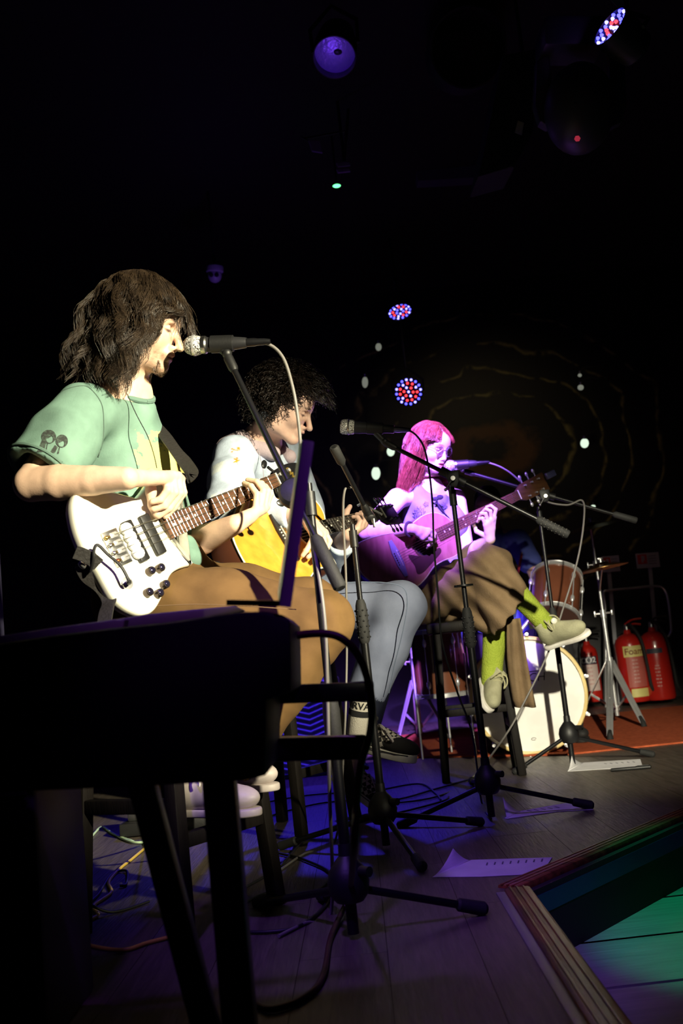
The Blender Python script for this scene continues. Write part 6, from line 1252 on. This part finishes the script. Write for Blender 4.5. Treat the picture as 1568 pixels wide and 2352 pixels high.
def surf(x, y, P=P):
    px_ = 784+FPX*((P-CAM)@RT)/((P-CAM)@FW); py_ = 1176-FPX*((P-CAM)@UP)/((P-CAM)@FW); d = np.hypot(px_-x, py_-y); c_ = np.where(d < 4)[0]
    if len(c_) == 0: return at(x, y, 4.5)
    return at(x, y, ((P[c_]-CAM)@FW).min()-.004)
def ring_print(cx_, cy_, rad, spikes, nm):
    pts_ = []
    for i in range(spikes*2+1): a_ = math.pi*i/spikes; q = rad*(1. if i % 2 else .62); pts_.append(surf(cx_+q*math.cos(a_), cy_+q*math.sin(a_)))
    mb = MB().tube(pts_, .0011, 4); mb.tube([surf(cx_+rad*.4*math.cos(a_), cy_+rad*.4*math.sin(a_)) for a_ in np.linspace(0, 6.28, 14)], .0011, 4); ob(nm, mb, mat('print_violet_ink', (.10, .07, .16), .9), top3)
ring_print(962, 1178, 16, 12, 'sun_print'); ring_print(1020, 1160, 7, 8, 'sun_print'); ring_print(978, 1158, 7, 5, 'star_print')
# necklace, bow, bracelet, ring, glasses
ob('bow', MB().ell(at(1000, 1146, 4.58), (.018, .008, .010), None, 10, 6).ell(at(1010, 1142, 4.58), (.016, .008, .012), None, 10, 6).tube([at(1004, 1146, 4.575), at(998, 1160, 4.575)], .004, 6), mat('black_velvet', (.012, .01, .018), .9), person3, 60)
ob('hand_strap', MB().tube(smooth_path([at(1002, 1150, 4.59), at(1012, 1170, 4.58), at(1028, 1188, 4.60), at(1042, 1208, 4.62)], 5), .010, 8, flat=.4), mat('dark_strap', (.03, .02, .04), .7), person3)
bu = unit(rw3-re3); bx1, by1, _ = frame(bu); bc = re3+(rw3-re3)*.93
ob('bracelet', MB().tube([bc+(bx1*math.cos(t)+by1*math.sin(t))*.031 for t in np.linspace(0, 6.283, 24)], .006, 8), mat('woven_bracelet', (.05, .03, .05), .9, bump=.4, bscale=300), person3)
ob('finger_ring', MB().tube([fr[0][0]*.5+fr[0][1]*.5+(RT*math.cos(t)+UP*math.sin(t))*.0098 for t in np.linspace(0, 6.283, 16)], .0022, 6), chrome, person3)
G = lambda x, y, z: h3+s3*(M3[0]*x+M3[1]*y+M3[2]*z); gm = mat('thin_metal_frame', (.62, .58, .6), .25, .9); gl = ob('glasses', MB().tube([G(q_, .103, .012) for q_ in np.linspace(-.010, .010, 3)], .0014, 6), gm, person3)
gls = bpy.data.materials.new('lens_glass'); gls.use_nodes = True; bb_ = gls.node_tree.nodes['Principled BSDF']; bb_.inputs['Transmission Weight'].default_value = 1; bb_.inputs['Roughness'].default_value = .0; bb_.inputs['IOR'].default_value = 1.12; bb_.inputs['Base Color'].default_value = (.97, .97, 1, 1)
for q in (-1, 1):
    c_ = G(.034*q, .100, .004); X = M3[0]*math.cos(.1)+M3[1]*-.1*q; ob('lens_rim', MB().tube([c_+s3*(X*math.cos(t)*.024+M3[2]*math.sin(t)*.023) for t in np.linspace(0, 6.283, 30)], .0013, 6), gm, gl)
    ob('lens', MB().lathe(c_-M3[1]*.0006, M3[1], [(.0212, 0), (.0212, .001)], 28), gls, gl); ob('temple', MB().tube(smooth_path([G(.057*q, .097, .010), G(.074*q, .06, .012), G(.079*q, .0, .008), G(.079*q, -.02, -.01)], 5), .0012, 6), gm, gl)
# wide trousers
tw = mat('brown_wool_trousers', (.20, .135, .075), .9, col2=(.165, .108, .058), nscale=16, bump=.3, bscale=200, spec=.2)
hemR = rk3+(ra3-rk3)*.50; uR = unit(ra3-rk3); S = SDF()
S.rc(PV3+A(0, 0, .06), PV3, .12, .13, .05).chain([rh3, rh3*.5+rk3*.5, rk3], [.10, .095, .088], .04).chain([lh3, lh3*.5+lk3*.5, lk3], [.10, .098, .095], .04)
S.chain([rk3+A(0, 0, -.01), rk3*.5+hemR*.5+A(-.03, 0, -.045), hemR+A(-.06, 0, -.075)+uR*.02], [.088, .098, .105], .05); S.rc(at(1110, 1330, 4.46), at(1115, 1415, 4.48), .085, .075, .04); S.rc(at(1085, 1330, 4.50), at(1095, 1400, 4.50), .07, .06, .04)
S.cut(hemR+uR*.02, unit(uR+A(.1, 0, .15)), rad=.22); S.rc(hemR-uR*.10+A(-.03, 0, -.04), hemR+uR*.1+A(-.045, 0, -.07), .06, .088, .006, '-'); S.rc(at(1170, 1440, 4.44), at(1150, 1520, 4.46), .07, .07, .01, '-')
S.cut(A(.5, 4.77, .713), A(0, 0, -1), .015, rad=.2)
def pleat(P): return .006*np.sin(((P-rk3)@unit(np.cross(uR, A(0, 1, 0))))*95+1.5*wob(P, 9, 2))+.004*wob(P, 28, 6)
P, F_ = S.mesh(.006, disp=pleat); tr3 = mk('trousers', P, F_, tw, person3, 180); tr3['label'] = 'wide brown trousers with gathered hems'
vs = []; fs = []; rows = 14; cols = 9
for i in range(rows+1):
    t = i/rows; L0 = at(1165-8*t+22*t*t, 1425+170*t+30*t*t, 4.40+.05*t); R0 = at(1192+40*t, 1420+205*t, 4.36+.05*t)
    for j in range(cols+1): q = j/cols; vs.append(L0*(1-q)+R0*q+FW*(.014*math.sin(q*11+t*2.)+.02*math.sin(t*3))*(.4+.6*t))
for i in range(rows):
    for j in range(cols): a_ = i*(cols+1)+j; fs.append((a_, a_+1, a_+cols+2, a_+cols+1))
fl_ = mk('trouser_leg_drape', vs, fs, tw, tr3, 180); sm = fl_.modifiers.new('t', 'SOLIDIFY'); sm.thickness = .006
vs = [v_+FW*.13-RT*.03 for v_ in vs]; fl2 = mk('trouser_back_drape', vs, fs, tw, tr3, 180); sm = fl2.modifiers.new('t', 'SOLIDIFY'); sm.thickness = .006
# patterned socks and khaki shoes
def sock_mat():
    m = mat('lime_net_sock', (.30, .37, .035), .85, col2=(.25, .32, .025), nscale=30); N = m.node_tree.nodes; L = m.node_tree.links; b = N['Principled BSDF']; tc = N.new('ShaderNodeTexCoord'); v_ = N.new('ShaderNodeTexVoronoi'); v_.inputs['Scale'].default_value = 150; L.new(tc.outputs['Object'], v_.inputs['Vector']); bn = N.new('ShaderNodeBump'); bn.inputs['Strength'].default_value = .7; bn.inputs['Distance'].default_value = .004; L.new(v_.outputs['Distance'], bn.inputs['Height']); L.new(bn.outputs[0], b.inputs['Normal']); return m
sm_ = sock_mat(); ko = [rk3+(ra3-rk3)*.42, rk3+(ra3-rk3)*.62, ra3, ra3+uR*.06]
ob('sock', MB().tube(smooth_path(ko, 5), list(np.linspace(.055, .044, 8))+list(np.linspace(.044, .038, 8)), 22), sm_, person3, 60); uL = unit(la3-lk3); kl_ = [lk3+(la3-lk3)*.30, lk3+(la3-lk3)*.6, la3, la3+uL*.03]
ob('sock', MB().tube(smooth_path(kl_, 5), list(np.linspace(.056, .048, 8))+list(np.linspace(.048, .040, 8)), 22), sm_, person3, 60)
khaki = mat('khaki_mesh_shoe', (.36, .35, .22), .8, col2=(.30, .29, .18), nscale=30, bump=.3, bscale=260); klace = mat('khaki_lace', (.40, .38, .22), .9)
s_r = shoe('shoe', at(1258, 1488, 4.40), at(1366, 1452, 4.22), unit(UP*.85+RT*-.1-FW*.5), person3, khaki, white_sole, .235, hs=1.3, lace_m=klace, sole_h=.022)
ob('shoe_button', MB().ell(at(1272, 1426, 4.30), (.014, .006, .014), None, 12, 8), mat('pale_button', (.7, .68, .58), .4), s_r, 60)
shoe('shoe', at(1108, 1566, 4.56), at(1116, 1628, 4.36), unit(UP*.7+RT*.65-FW*.35), person3, khaki, white_sole, .24, hs=1.2, lace_m=klace, sole_h=.024)
# long hair
hm3 = hair_mat('auburn_hair', (.30, .075, .045), (.16, .035, .02), .34); rng = np.random.default_rng(21)
core = SDF(); core.el(h3+s3*(M3[1]*-.026+M3[2]*.045), s3*A(.080, .095, .088), M3); core.rc(h3+s3*(M3[1]*-.055+M3[2]*-.0), nk3-f3*.05, .06, .05, .03); P, F_ = core.mesh(.005); hair3 = mk('hair', P, F_, hm3, person3, 180)
rt, v = scalp(5500, rng, lambda v: (v[:, 2] > -.45) & ~((v[:, 1] > .52) & (v[:, 2] < .55)) & ~((v[:, 1] > .18) & (v[:, 2] < -.02)) & ~((v[:, 1] > .35) & (v[:, 2] < .3)))
d0 = np.stack([np.sign(v[:, 0])*.75+v[:, 0]*.4, v[:, 1]*.35-.12, v[:, 2]*.15], 1)
Lg = rng.uniform(.32, .47, len(rt))*(.8+.2*(v[:, 2]+.4)); bodies = [(np.array(M3)@(rs3*.55+nk3*.45-A(0, 0, .02)-h3)/s3, .085), (np.array(M3)@(ls3*.55+nk3*.45-A(0, 0, .02)-h3)/s3, .085), (np.array(M3)@(nk3-A(0, 0, .16)-h3)/s3, .125), (np.array(M3)@(nk3-A(0, 0, .03)-h3)/s3, .075)]
Q, cl = hair_sim(M3, h3, s3, rt, d0, Lg, 20, rng, grav=.34, keep=.66, inflate=1.12, wave=.010, nwave=1.5, clump=.9, cn=110, body=bodies, pull=.40, face=np.where(rt[:, 0] < 0, rng.uniform(.0, .045, len(rt)), rng.uniform(-.02, .045, len(rt))))
strands('hair_locks', Q, .0010, hm3, hair3, taper=.4)

# ================= drummer in the dark
dp = at(1150, 1330, 6.25); hd = at(1118, 1168, 6.15); fd = unit(-FW*.9+RT*-.3-UP*.2); ud = unit(UP-fd*np.dot(UP, fd)); MD = [np.cross(fd, ud), fd, ud]; nkd = hd-A(0, -.02, .16)
S = SDF(); head_prims(S, MD, hd, .97, nkd, .054); pvd = A(nkd[0]+.02, nkd[1]+.03, .55); rd = A(fd[1], -fd[0], 0); shR, shL = nkd+rd*.18-A(0, 0, .06), nkd-rd*.18-A(0, 0, .06); elL = shL+A(.06, -.12, -.24); wrL = elL+A(.06, -.22, -.02); elR = shR+A(-.06, -.1, -.25); wrR = elR+A(.1, -.22, .0)
S.rc(nkd, pvd, .08, .14, .05).rc(nkd, shR, .05, .05).rc(nkd, shL, .05, .05).chain([shR, elR, wrR], [.05, .042, .028]).chain([shL, elL, wrL], [.05, .042, .028])
for wv, sg in ((wrL, 1), (wrR, -1)):
    k_ = [wv+A(.018*q, -.085, .004) for q in (-1.4, -.45, .45, 1.4)]; fingers(S, wv, k_, [[a_, a_+A(0, -.03, -.012), a_+A(0, -.022, -.035), a_+A(0, .0, -.038)] for a_ in k_], .0088, thumb=[wv+A(-.03*sg, -.03, 0), wv+A(-.035*sg, -.065, -.012), wv+A(-.02*sg, -.085, -.022)])
V, Fc = S.mesh(.005); person4 = tag(mk('person', V, Fc, skin, None, 180, org=A(pvd[0], pvd[1], .45), col=head_colors(V, MD, hd, .97, A(.55, .34, .26))), 'drummer in a blue shirt half hidden in the dark behind the singer', 'person')
S = SDF(); S.rc(nkd-A(0, 0, .05), pvd, .11, .165, .05).rc(nkd-A(0, 0, .05), shR, .06, .066).rc(nkd-A(0, 0, .05), shL, .06, .066).rc(shR, shR*.4+elR*.6, .07, .072).rc(shL, shL*.4+elL*.6, .07, .072); S.rc(nkd, hd, .06, .06, .01, '-'); P, F_ = S.mesh(.008, disp=fold_disp(.004, 30, 2)); mk('shirt', P, F_, mat('blue_shirt', (.05, .07, .30), .85), person4, 180)
S = SDF(); kR, kL = pvd+A(-.22, -.36, .04), pvd+A(.26, -.34, .04); S.rc(pvd, pvd+A(0, 0, -.03), .15, .15).rc(pvd+A(-.08, 0, 0), kR, .09, .07).rc(pvd+A(.08, 0, 0), kL, .09, .07).rc(kR, A(kR[0], kR[1]-.05, .09), .068, .055).rc(kL, A(kL[0], kL[1]-.05, .09), .068, .055); P, F_ = S.mesh(.009); mk('trousers', P, F_, mat('black_trousers', (.01, .01, .013), .9), person4, 180)
for kk in (kR, kL): shoe('shoe', A(kk[0], kk[1]+.02, .012), A(kk[0], kk[1]-.24, .012), A(0, 0, 1), person4, black_rubber, black_rubber, .28, lace=False)
core = SDF(); core.el(hd+.97*(MD[1]*-.03+MD[2]*.05), A(.085, .098, .09), MD); P, F_ = core.mesh(.006, disp=fold_disp(.004, 140, 7)); mk('hair', P, F_, hair_mat('drummer_dark_hair', (.02, .014, .01), (.01, .007, .006)), person4, 180)
st_ = thing('drum_throne', 'round black drum throne under the drummer', 'stool', A(pvd[0], pvd[1], 0)); ob('seat', MB().lathe(A(pvd[0], pvd[1], .36), A(0, 0, 1), [(.15, 0), (.165, .02), (.165, .06), (.14, .075)], 28), black_rubber, st_); ob('post', MB().cyl(A(pvd[0], pvd[1], .1), A(pvd[0], pvd[1], .37), .018), chrome, st_)
for k in range(3): a_ = k*2.094; ob('leg', MB().cyl(A(pvd[0], pvd[1], .22), A(pvd[0]+math.cos(a_)*.24, pvd[1]+math.sin(a_)*.24, .022), .009), chrome, st_)
s0, s1_ = at(1190, 1310, 5.9), at(1203, 1250, 6.0); dk = thing('drumstick', 'red tipped drumstick raised beside the singer\'s knee', 'drumstick', s0); ob('shaft', MB().tube([s0-unit(s1_-s0)*.2, s0, s0*.4+s1_*.6], [.008, .0078, .007], 10), mat('stick_red', (.42, .03, .025), .5), dk); ob('tip', MB().tube([s0*.4+s1_*.6, s1_, s1_+unit(s1_-s0)*.012], [.007, .0065, .003], 10), mat('stick_pale', (.45, .32, .28), .5), dk)
